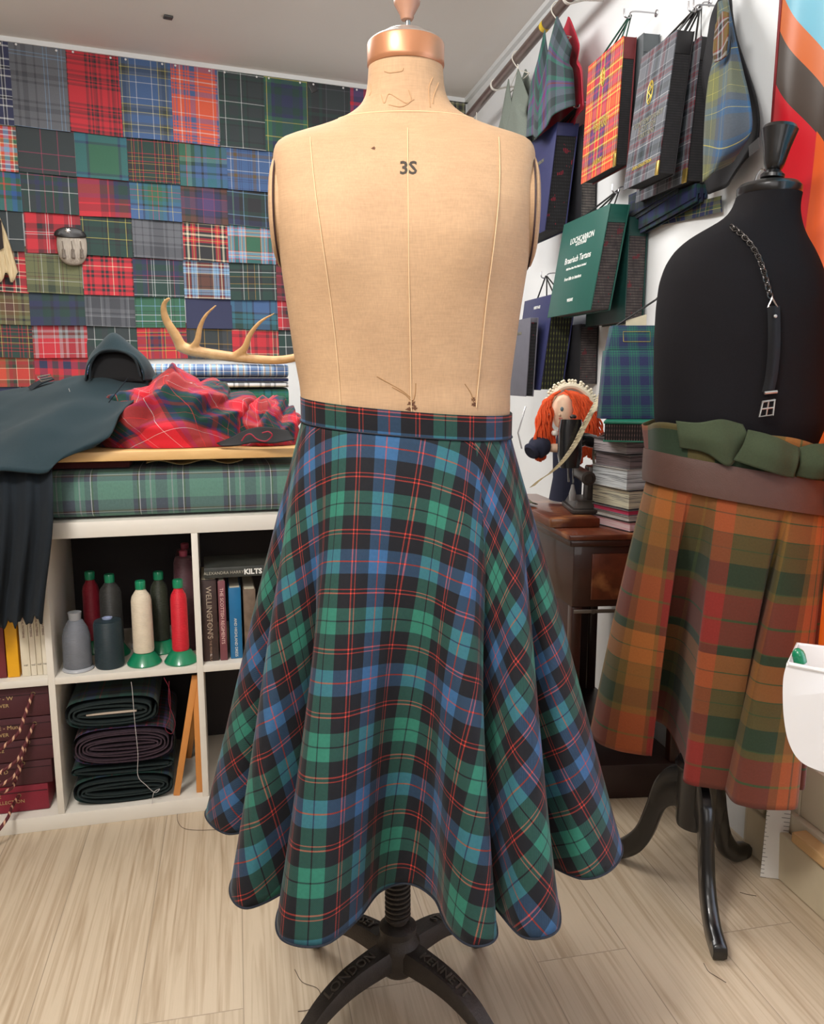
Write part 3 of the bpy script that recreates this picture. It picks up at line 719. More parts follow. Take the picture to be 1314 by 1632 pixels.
# ================================================================= white cube shelving
WH = M('white_laminate', (226, 220, 208), .45, var=.04, scale=6)
cab = thing('cube_shelf', 'white cube shelving unit holding thread cones, books, boxes and fabric bolts', 'shelf', kab(.33, .2, 0))
DIV = [.148, .510]; SL, SR = -.235, .892
bm = new(); kbox(bm, SL, SR, 0, .39, .762, .802, .001); obj('top_board', bm, WH, cab)
bm = new(); kbox(bm, SL, SR, 0, .39, .0, .040, .001); obj('bottom_board', bm, WH, cab)
for s0 in (SL, SR-.04):
    bm = new(); kbox(bm, s0, s0+.04, 0, .39, .04, .762, .001); obj('side_panel', bm, WH, cab)
for s in DIV:
    bm = new(); kbox(bm, s-.008, s+.008, .001, .39, .04, .762, .0008); obj('divider', bm, WH, cab)
ED = [SL+.04]+DIV+[SR-.04]
for a, b in zip(ED, ED[1:]):
    bm = new(); kbox(bm, a+(.008 if a in DIV else 0), b-(.008 if b in DIV else 0), .001, .39, .390, .408, .0008); obj('shelf_board', bm, WH, cab)
bm = new(); kbox(bm, SL, SR, .391, .396, .0, .80); obj('added_back_panel', bm, M('cube_shade_board', (40, 34, 34), .8), cab)  # added board, its dark colour stands in for shade inside the open-backed cubes
ZS = .4085; ZB = .0405
# ---------------------------------------------------------------- cutting table over the shelving
PINE = NT('pine_top'); co = PINE.n('TexCoord').outputs['Object']; mp = PINE.n('Mapping'); PINE.l(co, mp.inputs[0]); mp.inputs['Scale'].default_value = (3, 30, 30); mp.inputs['Rotation'].default_value = (0, 0, -R(14))
PINE.l(PINE.mix(PINE.noise(mp.outputs[0], 2, 5), lin((206, 158, 96)), lin((232, 192, 130))), PINE.b.inputs['Base Color']); PINE.b.inputs['Roughness'].default_value = .45; PINE = PINE.m
tb = thing('cutting_table', 'pale wooden cutting table top above the white shelving unit', 'table', kab(.2, .8, 0))
bm = new(); kbox(bm, -.50, .80, -.004, 1.15, .950, .974, .003); obj('tabletop', bm, PINE, tb)
for s in (-.45, .74):
    for d in (.44, 1.08):
        bm = new(); kbox(bm, s, s+.05, d, d+.05, 0, .95, .003); obj('leg', bm, PINE, tb)
TZ = .9745
# green tartan bolt on top of the shelving
bm = new()
def bolt(u, v, s0=.105, s1=.80, d0=.015, d1=.34, z0=.8025, z1=.927):
    a = 2*PI*u; c, s = sup(a, 5)
    return kab(s0+(s1-s0)*v, (d0+d1)/2-(d1-d0)/2*c, (z0+z1)/2+(z1-z0)/2*s)
GT = 'H14 f5 W.7 H4 z3 H3 W.6 f5 H9 f4 M3 W.8 f5 H3 h1.5'
sheet(bm, 48, 24, bolt, lambda u, v: (v*.695, u*.7+.03), closed=True)
bm.verts.ensure_lookup_table()
obj('fabric_bolt', bm, tartan('bolt_green_tartan', 'H12 x3 f1 W.5 x4 H3 h1 H3 x4', .22, 'H12 x6 M2 W.8 x3 H4', .26, rough=.9), label='flat bolt of pale green tartan lying on top of the white shelving', cat='fabric bolt')
bm = new(); kbox(bm, .12, .36, .05, .33, .9275, .945, .006); obj('folded_cloth', bm, M('maroon_cloth', (70, 22, 26), .9), label='dark red folded cloth wedged under the pale table top', cat='folded cloth')
bm = new(); sheet(bm, 30, 10, lambda u, v: kab(.40+.24*u, .05+.25*v, .929+.0055*(1+math.sin(u*13+v*3))+.003*(1+math.sin(v*9))), thick=.002)
obj('folded_cloth', bm, M('beige_cloth', (140, 128, 88), .9), label='beige crumpled cloth wedged under the table top near the skirt', cat='folded cloth')
# ---------------------------------------------------------------- thread cones
GRN = M('green_plastic', (20, 128, 88), .3, coat=.4)
def thread_m(name, rgb):
    if name in MC: return MC[name]
    k = NT(name); co = k.n('TexCoord').outputs['UV']; s = k.n('SeparateXYZ'); k.l(co, s.inputs[0])
    h = k.math('SINE', k.math('MULTIPLY_ADD', s.outputs[1], 2600, k.math('MULTIPLY', s.outputs[0], 60)))
    c = lin(rgb); nz = k.noise(co, 60, 3)
    k.l(k.mix(nz, tuple(x*.85 for x in c[:3])+(1,), tuple(min(1, x*1.12) for x in c[:3])+(1,)), k.b.inputs['Base Color'])
    k.b.inputs['Roughness'].default_value = .5; k.b.inputs['Sheen Weight'].default_value = .05; k.bump(h, .5, .0006); MC[name] = k.m; return k.m
def cone(px, d, kind, col, cname, label, z=ZS, k=1.0):
    s = ks(px, d, z+.05); c = kab(s, d, z)
    k0 = len(bpy.data.objects)
    t = thing('thread_cone', label, 'thread cone', c, 'cones of sewing thread in the shelving cube')
    if kind == 'green':      # thin tube on a flared green base
        w = k; b = new(); lathe(b, [(.041, 0), (.042, .003), (.026, .024), (.020, .027)], c, n=40); obj('flared_base', b, GRN, t)
        b = new(); lathe(b, [(.024*w, .0272), (.0255*w, .032), (.0245*w, .140), (.022*w, .150), (.013*w, .162), (.011, .165)], c, n=40); obj('thread', b, thread_m(cname, col), t)
        b = new(); lathe(b, [(.0125, .1655), (.0128, .180), (.0115, .183), (.008, .183)], c, n=24); obj('spool_tip', b, GRN, t)
    elif kind == 'fat':
        b = new(); lathe(b, [(.030, .0), (.032, .004), (.0315, .095), (.029, .103), (.012, .106), (.010, .106)], c, n=40); obj('thread', b, thread_m(cname, col), t)
        b = new(); lathe(b, [(.011, .1062), (.0115, .109), (.008, .1095), (.0075, .107)], c, n=24); obj('spool_tip', b, M('navy_plastic_tip', (150, 160, 190), .4), t)
    elif kind == 'tall':
        b = new(); lathe(b, [(.032, .0), (.0335, .004), (.026, .200), (.022, .212), (.010, .214)], c, n=40); obj('thread', b, thread_m(cname, col), t)
        b = new(); lathe(b, [(.010, .2142), (.011, .226), (.008, .228)], c, n=24); obj('spool_tip', b, M('pink_tip', (150, 60, 80), .4), t)
    else:                    # grey cone
        b = new(); lathe(b, [(.035, .0), (.036, .003), (.034, .006), (.030, .008)], c, n=40); obj('rim', b, M('clear_rim', (170, 172, 176), .25), t)
        b = new(); lathe(b, [(.031, .0082), (.033, .012), (.0315, .080), (.027, .098), (.017, .116), (.014, .118)], c, n=40); obj('thread', b, thread_m(cname, col), t)
        b = new(); lathe(b, [(.0135, .1182), (.015, .132), (.0155, .136), (.012, .136)], c, n=24); obj('spool_tip', b, M('grey_plastic_tip', (150, 152, 156), .4), t)
    t.scale = (1.14, 1.14, 1.2) if kind == 'fat' else ((1.08, 1.08, 1.12) if kind == 'grey' else (1.05, 1.05, 1.22))
cone(123, .055, 'grey', (112, 116, 124), 'thread_grey', 'grey thread cone at the left of the shelving cube')
cone(174, .060, 'fat', (22, 44, 52), 'thread_teal', 'squat dark teal thread cone beside the grey one')
cone(229, .060, 'green', (226, 212, 188), 'thread_cream', 'cream thread cone on a green base', k=1.0)
cone(288, .050, 'green', (214, 22, 44), 'thread_red', 'bright red thread cone on a green base at the front right', k=.82)
cone(149, .20, 'green', (140, 20, 40), 'thread_crimson', 'dark crimson thread cone at the back left of the cube', k=.85)
cone(180, .155, 'green', (52, 52, 50), 'thread_charcoal', 'charcoal thread cone with green tip behind the teal cone', k=1.1)
cone(231, .20, 'grey', (24, 24, 26), 'thread_black', 'black thread cone with a white tip behind the cream cone', k=1.1)
cone(257, .155, 'green', (44, 50, 36), 'thread_olive', 'dark olive thread cone between the cream and red ones', k=.9)
cone(298, .16, 'tall', (76, 44, 52), 'thread_plum', 'tall plum thread cone against the divider behind the red one')
cone(300, .26, 'tall', (60, 32, 40), 'thread_dark_plum', 'dark plum thread cone at the very back behind the tall plum one')
# ---------------------------------------------------------------- books
def spine_tex(k): pass
def book(s0, s1, z, h, dp, d0, mat, label, lean=0.0, lines=(), tcol=(210, 200, 180), group='books standing in the white shelving', pages=True):
    c = kab((s0+s1)/2, d0+dp/2, z)
    t = thing('book', label, 'book', c, group)
    def K(s, d, zz): return kab(s+lean*(zz-z), d, zz)
    b = new(); hexa(b, [K(s0, d0, z), K(s1, d0, z), K(s1, d0+dp, z), K(s0, d0+dp, z), K(s0, d0, z+h), K(s1, d0, z+h), K(s1, d0+dp, z+h), K(s0, d0+dp, z+h)], bevel=.0018)
    cv = obj('cover', b, mat, t)
    if pages:
        b = new(); hexa(b, [K(s0+.003, d0+.004, z+h), K(s1-.003, d0+.004, z+h), K(s1-.003, d0+dp-.002, z+h), K(s0+.003, d0+dp-.002, z+h), K(s0+.003, d0+.004, z+h+.0012), K(s1-.003, d0+.004, z+h+.0012), K(s1-.003, d0+dp-.002, z+h+.0012), K(s0+.003, d0+dp-.002, z+h+.0012)])
        obj('pages', b, M('paper_edge', (206, 196, 172), .9), t)
    for (txt, size, frac, rot, col) in lines:
        o_ = K((s0+s1)/2, d0, z+h*frac)
        if rot: pl = plane_place(o_-KE*size*.35, Vector((0, 0, -1)), KE, -KN)
        else: pl = plane_place(o_, KE, Vector((0, 0, 1)), -KN)
        b = text_bm(txt, size, pl, depth=.0005); obj('title', b, M('ink_%d_%d_%d' % col, col, .6), cv, smooth=False)
    return t
def sp(p0, p1, d): return ks(p0, d, .55), ks(p1, d, .55)
DB = M('dark_brown_book', (58, 40, 36), .5, var=.5, scale=60)
a, b = sp(331, 358, .03); a = .5195; book(a, a+.040, ZS, .222, .15, .03, DB, 'dark brown regimental history book lettered in tan, first after the divider', lines=[('WELLINGTON\'S', .020, .60, True, (176, 160, 140)), ('WAR AND PEACE IN THE PENINSULA', .008, .30, True, (150, 120, 100)), ('P', .010, .06, False, (220, 220, 220))])
book(.563, .582, ZS, .218, .15, .028, M('dusky_pink_book', (120, 66, 72), .5, var=.3), 'dusky red slim book titled down its spine', lines=[('THE SCOTTISH REGIMENTS', .0125, .56, True, (226, 190, 180))])
book(.590, .622, ZS, .195, .15, .035, M('blue_book', (28, 104, 150), .4, var=.25, scale=20), 'blue jacketed book with dark lower spine', lines=[('AND HIGHLAND DRESS', .010, .30, True, (220, 220, 210))])
book(.628, .660, ZS, .190, .15, .03, M('brown_picture_book', (110, 92, 76), .5, var=.5, scale=50), 'mottled brown book half hidden by the skirt')
c = kab(.62, .10, .645); t = thing('book', 'grey paperback lying flat on top of the upright books', 'book', c, 'books standing in the white shelving')
b = new(); kbox(b, .53, .75, .02, .17, .636, .664, .002); cv = obj('cover', b, M('grey_photo_cover', (52, 54, 50), .5, var=.7, scale=25), t)
b = text_bm('ALEXANDRA HARRY', .011, plane_place(kab(.58, .02, .646), KE, (0, 0, 1), -KN), depth=.0005); obj('title', b, M('ink_190', (170, 166, 150), .6), cv, smooth=False)
b = text_bm('KILTS', .019, plane_place(kab(.655, .02, .643), KE, (0, 0, 1), -KN), depth=.0005, bold=.0008); obj('title', b, M('ink_230', (230, 228, 220), .6), cv, smooth=False)
# left cube
PB = [(-.010, .012, (110, 34, 40), 'dark red book at the left edge of the frame beside the yellow book', .20), (.014, .042, (232, 168, 20), 'bright yellow book in the left cube', .20),
      (.047, .068, (224, 214, 190), 'thick cream paperback next to the yellow book', .222), (.0685, .082, (226, 216, 196), 'thin cream paperback, second of the cream books from the left', .224),
      (.0825, .096, (220, 210, 188), 'thin cream paperback, second of the cream books from the divider', .226), (.0965, .110, (228, 220, 202), 'cream paperback against the divider', .228)]
o0 = ks(91, .03, .5)-.134
for s0, s1, col, lab, h in PB:
    book(s0+.0285, s1+.0285, ZS, h, .14, .03, M('spine_%d' % col[0]+'_%d' % col[2], col, .5), lab, lines=([('vol', .008, .12, False, (110, 100, 90)), ('HISTORICAL PATTERNS', .007, .62, True, (130, 90, 80))] if col[0] > 215 and col[2] > 100 else []))
# ---------------------------------------------------------------- boxes with cords (left lower cube)
CORD = NT('twisted_cord'); co = CORD.n('TexCoord').outputs['UV']; s_ = CORD.n('SeparateXYZ'); CORD.l(co, s_.inputs[0])
fr = CORD.math('GREATER_THAN', CORD.math('FRACT', CORD.math('MULTIPLY_ADD', s_.outputs[1], 42, CORD.math('MULTIPLY', s_.outputs[0], 12.5))), .72)
CORD.l(CORD.mix(fr, lin((86, 26, 32)), lin((206, 160, 130))), CORD.b.inputs['Base Color']); CORD.b.inputs['Roughness'].default_value = .7; CORD = CORD.m
MAR = M('maroon_buckram', (72, 28, 36), .6, var=.12, bump=.2, scale=80); MAR2 = M('crimson_buckram', (128, 22, 44), .55, var=.1, bump=.2, scale=80)
GOLD = M('gold_foil', (196, 170, 120), .35, metal=.3)
BX = [(.305, .383, 85, 'r - W', 'IVER', 'topmost'), (.243, .304, 86, 'E - Mun', 'IVER', 'second from the top'), (.183, .242, 86, 'oz', '', 'middle'), (.116, .182, 83, 'R D', 'L', 'second from the bottom'), (.0415, .115, 77, 'E', 'COLLECTION', 'bottom')]
for i, (z0, z1, pr, t1, t2, nm) in enumerate(BX):
    s1 = min(ks(pr, .03, (z0+z1)/2), .136); s0 = -.18; m = MAR2 if i == 4 else MAR
    dd = .02+.004*i
    t = thing('pattern_box', '%s buckram box, %s in the corded stack' % ('crimson' if i == 4 else 'maroon', nm), 'box', kab(0, .15, z0), 'corded boxes stacked in the left shelving cube')
    b = new(); kbox(b, s0, s1, dd, dd+.30, z0, z1-.001, .003); bd = obj('case', b, m, t)
    b = new(); kbox(b, s0+.002, s1-.002, dd-.0012, dd, z1-.020, z1-.0185); obj('lid_line', b, M('dark_line', (40, 16, 22), .7), bd)
    for tx, zz, sz in ((t1, z1-.030, .015), (t2, z1-.048, .013)):
        if tx:
            b = text_bm(tx, sz, plane_place(kab(ks(-3 if tx != 'COLLECTION' else -14, dd, zz), dd-.0002, zz), KE, (0, 0, 1), -KN), depth=.0006, align='LEFT'); obj('gilt_lettering', b, GOLD, bd, smooth=False)
    ey = kab(ks([54, 56, 46, 38, 31][i], dd, (z0+z1)/2), dd, [z1-.018, z1-.020, z1-.008, z1-.006, z0+.046][i])
    b = new(); tube(b, [ey+KE*.004*math.cos(2*PI*k/16)+Vector((0, 0, .004*math.sin(2*PI*k/16))) for k in range(17)], .0012, 6, cap=False); obj('eyelet', b, M('brass_eyelet', (170, 150, 110), .3, metal=.8), bd)
    # cords hang from each eyelet to the next corner
    tgt = [(10, 1198), (4, 1236), (8, 1254), (4, 1262), (0, 1330)][i]
    e2 = atY(tgt[0]-12, tgt[1], kab(-.05, -.02, 0).y-.01*i); midp = (ey+e2)/2+Vector((.012, -.018, -.020 if i < 4 else .0))
    b = new(); tube(b, spline([ey+Vector((0, -.004, 0)), ey*.75+e2*.25+Vector((.004, -.012, -.016 if i < 4 else 0)), midp, e2*.8+ey*.2+Vector((0, -.014, -.012)), e2], 10), .0042, 8)
    obj('cord', b, CORD, t)
# ---------------------------------------------------------------- fabric bolts in the lower middle cube
def rolled(s0, s1, z0, z1, d0, d1, turns, mat, mat2, label, board=None, seed=1):
    t = thing('fabric_bolt', label, 'fabric bolt', kab((s0+s1)/2, d0+.1, z0), 'rolled bolts of cloth in the lower shelving cube')
    c = ((s0+s1)/2, (z0+z1)/2); W, H = (s1-s0)/2, (z1-z0)/2
    # outer wrap
    b = new(); sheet(b, 64, 8, lambda u, v: kab(c[0]+W*sup(2*PI*u, 3)[0]*(1+.012*math.sin(7*u+seed)), d0+.004+(d1-d0)*v, c[1]+H*sup(2*PI*u, 3)[1]*(1+.04*math.sin(2*PI*u*2+seed))), lambda u, v: (u*.6, v*.3), closed=True)
    obj('outer_wrap', b, mat, t)
    b = new(); pts = []; N = turns*48
    gap = min(H, W)/(turns+.8)
    def sp_(i):
        f = i/N; rr = f*turns*gap; a = 2*PI*f*turns
        lx = W-gap*.3-(turns*gap-rr); lz = H-gap*.3-(turns*gap-rr)
        x_, z_ = sup(a, 2.6)
        return (c[0]+max(lx, .006)*x_, c[1]+max(lz, .002)*z_+.002*math.sin(5*a*.3+seed))
    def fn(u, v):
        x, z = sp_(u*N); return kab(x, d0-.002+(d1-d0-.03)*v, z)
    sheet(b, N, 2, fn, lambda u, v: (u*1.4*turns, v*.3), thick=gap*.42)
    obj('rolled_layers', b, mat2, t)
    if board:
        b = new(); kbox(b, c[0]-board, c[0]+board, d0-.001, d1-.02, c[1]-.004, c[1]+.004, .0008); obj('card_core', b, M('grey_board', (190, 176, 160), .8), t)
TDG = tartan('bolt_dark_green', 'g12 K6 g4 D1 g4 N6', .12); TDG2 = M('dark_green_wool', (20, 34, 34), .9, var=.3)
TPU = tartan('bolt_plum', 'P3 K9 D3 K5 g2', .07, bump=.4); TPU2 = M('plum_wool', (54, 38, 48), .9, var=.5, scale=120)
sa, sb = ks(103, .03, .3), ks(252, .03, .3)
rolled(sa, sb-.002, .252, .335, .025, .30, 3, TDG, TDG2, 'dark green bolt wound on a flat card core, uppermost in the lower cube', board=.062)
sa, sb = ks(116, .03, .2), ks(277, .03, .2)
rolled(sa, sb, .150, .2515, .02, .30, 5, TPU, TPU2, 'plum and charcoal bolt in the middle of the pile', seed=2)
rolled(sa-.008, sb-.004, .118, .149, .03, .30, 1, TDG, TDG2, 'thin dark green folded cloth under the plum bolt', seed=3)
rolled(sa-.004, sb-.006, .0415, .117, .022, .30, 3, TDG, TDG2, 'dark green bolt resting on the bottom board', seed=4)
WT = M('pale_thread', (190, 186, 184), .6); RT = M('crimson_thread', (120, 28, 48), .6)
p = lambda x, y: kab(ks(x, -.004, .3), -.004, atY(x, y, kab(ks(x, -.004, .3), 0, 0).y).z)
b = new(); tube(b, spline([p(212, 1086), p(213, 1100), p(214, 1150), p(216, 1200), p(214, 1235), p(226, 1250), p(240, 1262), p(248, 1256), p(238, 1262), p(234, 1280)], 6), .0008, 5)
obj('loose_thread', b, WT, label='pale loose thread hanging down over the rolled bolts', cat='thread')
b = new(); tube(b, spline([p(264, 1079), p(272, 1100), p(270, 1140), p(262, 1160), p(272, 1168), p(278, 1150), p(270, 1120), p(272, 1085)], 6), .0007, 5)
obj('loose_thread', b, RT, label='crimson loose thread looping beside the wooden easel', cat='thread')
# wooden easel folded in the cube
ea = thing('wooden_easel', 'small orange wooden easel standing at the right of the lower cube', 'easel', kab(ks(300, .05, .1), .08, ZB))
WO = M('orange_varnished_wood', (208, 138, 70), .45, var=.12, scale=15)
for (xa, ya), (xb, yb), d in (((311, 1078), (281, 1262), .030), ((312, 1078), (326, 1258), .032)):
    A = kab(ks(xa, d, .38), d, .372); B = kab(min(ks(xb, d, .06), .494), d, ZB+.0)
    ax = (A-B).normalized(); b = new()
    box(b, (A+B)/2, (.017, .010, (A-B).length), ex=KE-ax*KE.dot(ax), ey=KN, ez=ax, bevel=.001); obj('leg', b, WO, ea)
b = new(); A = kab(ks(322, .10, .38), .10, .365); B = kab(ks(300, .22, .06), .25, ZB); ax = (A-B).normalized()
box(b, (A+B)/2, (.015, .010, (A-B).length), ex=KE-ax*KE.dot(ax), ez=ax, bevel=.001); obj('leg', b, WO, ea)
# ================================================================= things on the table
# folded lengths of cloth at the back
ST = [(.975, 1.055, 'tartan_fold_green_dark', 'g8 T4 G6 P1 g4', 'dark green folded tartan at the bottom of the pile behind the red cloth', 0),
      (1.056, 1.118, 'tartan_fold_green', 'G9 P1 j8 g4 T6', 'green and teal folded tartan beside the dress form hip', .004),
      (1.119, 1.137, 'tartan_fold_pale', 'W5 x2 W3 E3', 'pale grey and white folded check between the green and blue ones', -.004),
      (1.138, 1.150, 'tartan_fold_navy', 'N9 T1 N6', 'thin navy folded cloth under the blue check', .002),
      (1.151, 1.196, 'tartan_fold_blue', 'B5 W1.5 a3 L3 W2 y1.5 L3', 'blue, white and yellow checked cloth on top of the pile', -.003)]
for z0, z1, nm, s, lab, dd in ST:
    b = new(); sheet(b, 40, 30, lambda u, v: kab(.20+.62*v, .78-.16*sup(2*PI*u, 4)[0]+dd+.003*math.sin(9*v+z0*50), (z0+z1)/2+(z1-z0)/2*sup(2*PI*u, 4)[1]), lambda u, v: (v*.62, u*.8), closed=True)
    obj('folded_cloth', b, tartan(nm, s, .085), label=lab, cat='folded cloth', group='folded lengths of cloth piled at the back of the table')
# antler
ANT = NT('antler_bone'); co = ANT.n('TexCoord').outputs['Object']; n1 = ANT.noise(co, 30, 5)
ANT.l(ANT.mix(n1, lin((150, 108, 62)), lin((214, 176, 120))), ANT.b.inputs['Base Color']); ANT.b.inputs['Roughness'].default_value = .5; ANT.bump(ANT.noise(co, 160, 3), .4); ANT = ANT.m
YA = kab(.4, .72, 0).y
b = new()
def at_(pts, r0, r1, dy=0):
    P = spline([atY(x, y, YA+dy*i) for i, (x, y) in enumerate(pts)], 8); n_ = len(P)-1
    tube(b, P, lambda f: r0+(r1-r0)*f, 12)
at_([(500, 560), (470, 570), (440, 574), (400, 572), (365, 568), (330, 563), (303, 558), (284, 550)], .0125, .019)
at_([(290, 556), (280, 535), (266, 512), (261, 494), (263, 482), (271, 475)], .019, .0045, -.01)
at_([(302, 560), (314, 545), (319, 522), (328, 503), (345, 486)], .014, .0028, -.008)
at_([(372, 570), (390, 555), (398, 535), (414, 514), (438, 499)], .015, .0026, -.010)
an = obj('antler', b, ANT, label='pale brown branched deer antler lying on the folded cloths', cat='antler')
md = an.modifiers.new('fuse', 'REMESH'); md.mode = 'VOXEL'; md.voxel_size = .0035; md.use_smooth_shade = True
md = an.modifiers.new('soft', 'SMOOTH'); md.iterations = 4; md.factor = .5
# red tartan cloth heap
RTT = tartan('heap_red_tartan', 'R16 W.5 R10 D3 N5 g9 r.4 g9 N5 D3', .30, twill=.0016, rough=.75)
def ridged(p, f, seed): 
    q = Vector(p)*f+Vector((seed, seed*1.7, 0)); return 1-abs(noise.noise(q))*2.0
def dome(c, rx, ry, rz, seed, amp=.03, prof=None, tw=1.0):
    def fn(u, v):
        a = 2*PI*u; el = v*PI/2
        cx_, sx_ = math.cos(a), math.sin(a); ce, se = math.cos(el)**.75, math.sin(el)
        h = prof(cx_) if prof else 1.0
        dirv = KE*cx_*rx*ce+KN*sx_*ry*ce+Vector((0, 0, se*rz*h))
        q = Vector((cx_*ce*1.2+se*.9*tw, sx_*ce*.8, se*1.6-cx_*ce*.7*tw))
        f1 = ridged(q, 1.25, seed); f2 = ridged(q+Vector((.3*math.sin(q.z*3), 0, 0)), 3.1, seed+5)
        crs = abs(math.sin(3.0*(q.z*1.1-q.x*.6)+2.2*noise.noise(q*1.1+Vector((seed, 0, 0)))))**.6; dsp = amp*.95*(f1-.45)+amp*.16*(f2-.4)+amp*.75*(crs-.6)*min(1, (1-v)*4)
        edge = min(1, v*5)
        n_ = dirv.normalized()
        p = c+dirv+n_*dsp*edge
        p.z = max(p.z, c.z+.001+.010*(1-edge)*0)
        if v == 0: p.z = c.z+.001
        return p
    def uvf(u, v):
        a = 2*PI*u; r = (1-v)*.40
        w_ = .03*math.sin(4*a+seed)+.02*math.sin(9*v+3*a)
        return (r*math.cos(a+v*1.2)+w_, r*math.sin(a+v*1.2)*1.1+w_*.7+.1)
    return fn, uvf
rt = thing('tartan_cloth', 'crumpled red and dark green tartan cloth heaped on the table', 'cloth', kab(.35, .25, TZ))
def hp(cx_): return 1.0+.10*math.exp(-((cx_+.1)/.35)**2)-.20*max(0, -cx_)**2-.05*max(0, cx_)
sc_ = ks(285, .20, 1.05); fn, uf = dome(kab(sc_, .20, TZ), (ks(422, .2, 1.05)-ks(152, .2, 1.05))/2, .155, .178, 3.0, .040, hp)
b = new(); sheet(b, 150, 70, fn, uf); obj('cloth_heap', b, RTT, rt, auto=180)
sc_ = ks(425, .14, 1.0); fn, uf = dome(kab(sc_, .17, TZ), .100, .12, .118, 9.0, .022)
b = new(); sheet(b, 90, 40, fn, uf); obj('loose_fold', b, RTT, rt, auto=180)
# black lining with curled red piping at the front right
YB = kab(.5, .0, 0).y
b = new(); patch(b, [Y_([(345, 706), (370, 696), (395, 684), (425, 680), (460, 686)], YB+.05), Y_([(350, 709), (375, 703), (400, 694), (430, 696), (465, 695)], YB+.03), Y_([(355, 710), (380, 709), (405, 705), (435, 706), (470, 700)], YB+.012)], 8, 6, thick=.002)
lin_ = obj('lining', b, M('black_lining', (15, 14, 16), .9), rt, auto=180)
b = new(); tube(b, spline(Y_([(385, 703), (392, 694), (400, 692), (410, 700), (424, 703), (434, 694), (428, 688), (418, 690)], YB+.008), 8), .0018, 6); obj('red_piping', b, M('crimson_piping', (150, 30, 50), .7), lin_)
# dark teal wool garment
WOOL = NT('dark_teal_wool'); co = WOOL.n('TexCoord').outputs['Object']; nz_ = WOOL.noise(co, 900, 2)
WOOL.l(WOOL.mix(nz_, lin((16, 28, 33)), lin((44, 62, 68))), WOOL.b.inputs['Base Color']); WOOL.b.inputs['Roughness'].default_value = .95; WOOL.b.inputs['Sheen Weight'].default_value = .08
WOOL.b.inputs['Specular IOR Level'].default_value = .15; WOOL.bump(nz_, .4, .0008); WOOL = WOOL.m
WOOLD = M('dark_navy_pleat_wool', (18, 27, 35), .95, var=.2, scale=300, bump=.3)
gar = thing('wool_cape', 'dark teal wool garment draped over the left end of the table', 'garment', kab(-.1, .2, TZ))
rows = [Y_([(-70, 650), (0, 636), (60, 622), (120, 610), (190, 600), (250, 596)], 2.60),
        Y_([(-70, 642), (0, 625), (70, 608), (130, 601), (190, 598), (246, 600)], 2.42),
        Y_([(-75, 655), (5, 640), (75, 616), (135, 606), (190, 603), (238, 606)], 2.26),
        Y_([(-80, 680), (5, 664), (75, 652), (130, 640), (180, 634), (215, 632)], 2.14),
        Y_([(-85, 700), (0, 690), (60, 676), (112, 676), (160, 668), (190, 662)], 2.03),
        Y_([(-90, 716), (-5, 712), (50, 704), (98, 702), (140, 700), (175, 698)], 1.955),
        [atY(x, y, Y) for x, y, Y in ((-95, 752, 1.83), (-10, 748, 1.845), (40, 750, 1.855), (74, 752, 1.87), (98, 734, 1.91), (150, 714, 1.95))]]
b = new(); patch(b, rows, 10, 8, thick=.004, wob=lambda u, v, p: (0, 0, .010*math.sin(u*9+v*6)*math.sin(v*3)+.006*nz3(p, 14)))
obj('draped_body', b, WOOL, gar, auto=180)
b = new(); tube(b, spline([Vector(q)+Vector((0, -.003, .006)) for q in Y_([(205, 606), (190, 625), (170, 650), (150, 672), (140, 684)], 2.13)], 6), .0012, 5); obj('topstitch_seam', b, WOOLD, gar)
# pleats hanging down in front
def pleat(u, v):
    x = -60+142*u+ (3*math.sin(v*5)); x -= (20*max(0, v-.35)**1.4)*u
    bot = 1008-22*u+6*math.sin(u*40)+3*math.sin(u*97)
    y = 734+(bot-734)*v
    return atY(x, y, 1.905-.02*min(1, v*4)+.016*math.sin(u*24+v*1.2)*(.25+.9*v)-.035*math.sin(PI*min(1, v*1.3))*.5)
b = new(); sheet(b, 120, 50, pleat, lambda u, v: (u*.25, v*.4), thick=.003); obj('hanging_pleats', b, WOOLD, gar, auto=180)
# folded collar standing up, black inside
rowsC = [Y_([(138, 606), (141, 584), (156, 566), (184, 562), (212, 570), (226, 590), (228, 606)], 2.22),
         Y_([(136, 604), (143, 572), (160, 550), (182, 533), (214, 557), (236, 580), (244, 606)], 2.28),
         Y_([(136, 606), (146, 570), (168, 548), (186, 539), (216, 560), (240, 585), (250, 610)], 2.42)]
b = new(); patch(b, rowsC, 8, 8, thick=.004, wob=lambda u, v, p: (0, 0, .003*nz3(p, 12))); obj('collar', b, WOOL, gar, auto=180)
b = new(); patch(b, [Y_([(139, 602), (144, 579), (164, 561), (194, 560), (219, 574), (229, 602)], 2.245), Y_([(139, 608), (158, 608), (175, 608), (195, 608), (212, 608), (229, 608)], 2.235)], 8, 6, thick=.003)
obj('collar_lining', b, M('black_collar_lining', (12, 13, 15), .9), gar, auto=180)
b = new(); tube(b, spline(Y_([(143, 604), (146, 578), (162, 560), (190, 559), (214, 572), (224, 600)], 2.215), 8), .003, 6); obj('collar_edge', b, M('dull_collar_edge', (24, 34, 38), 1.0), gar)
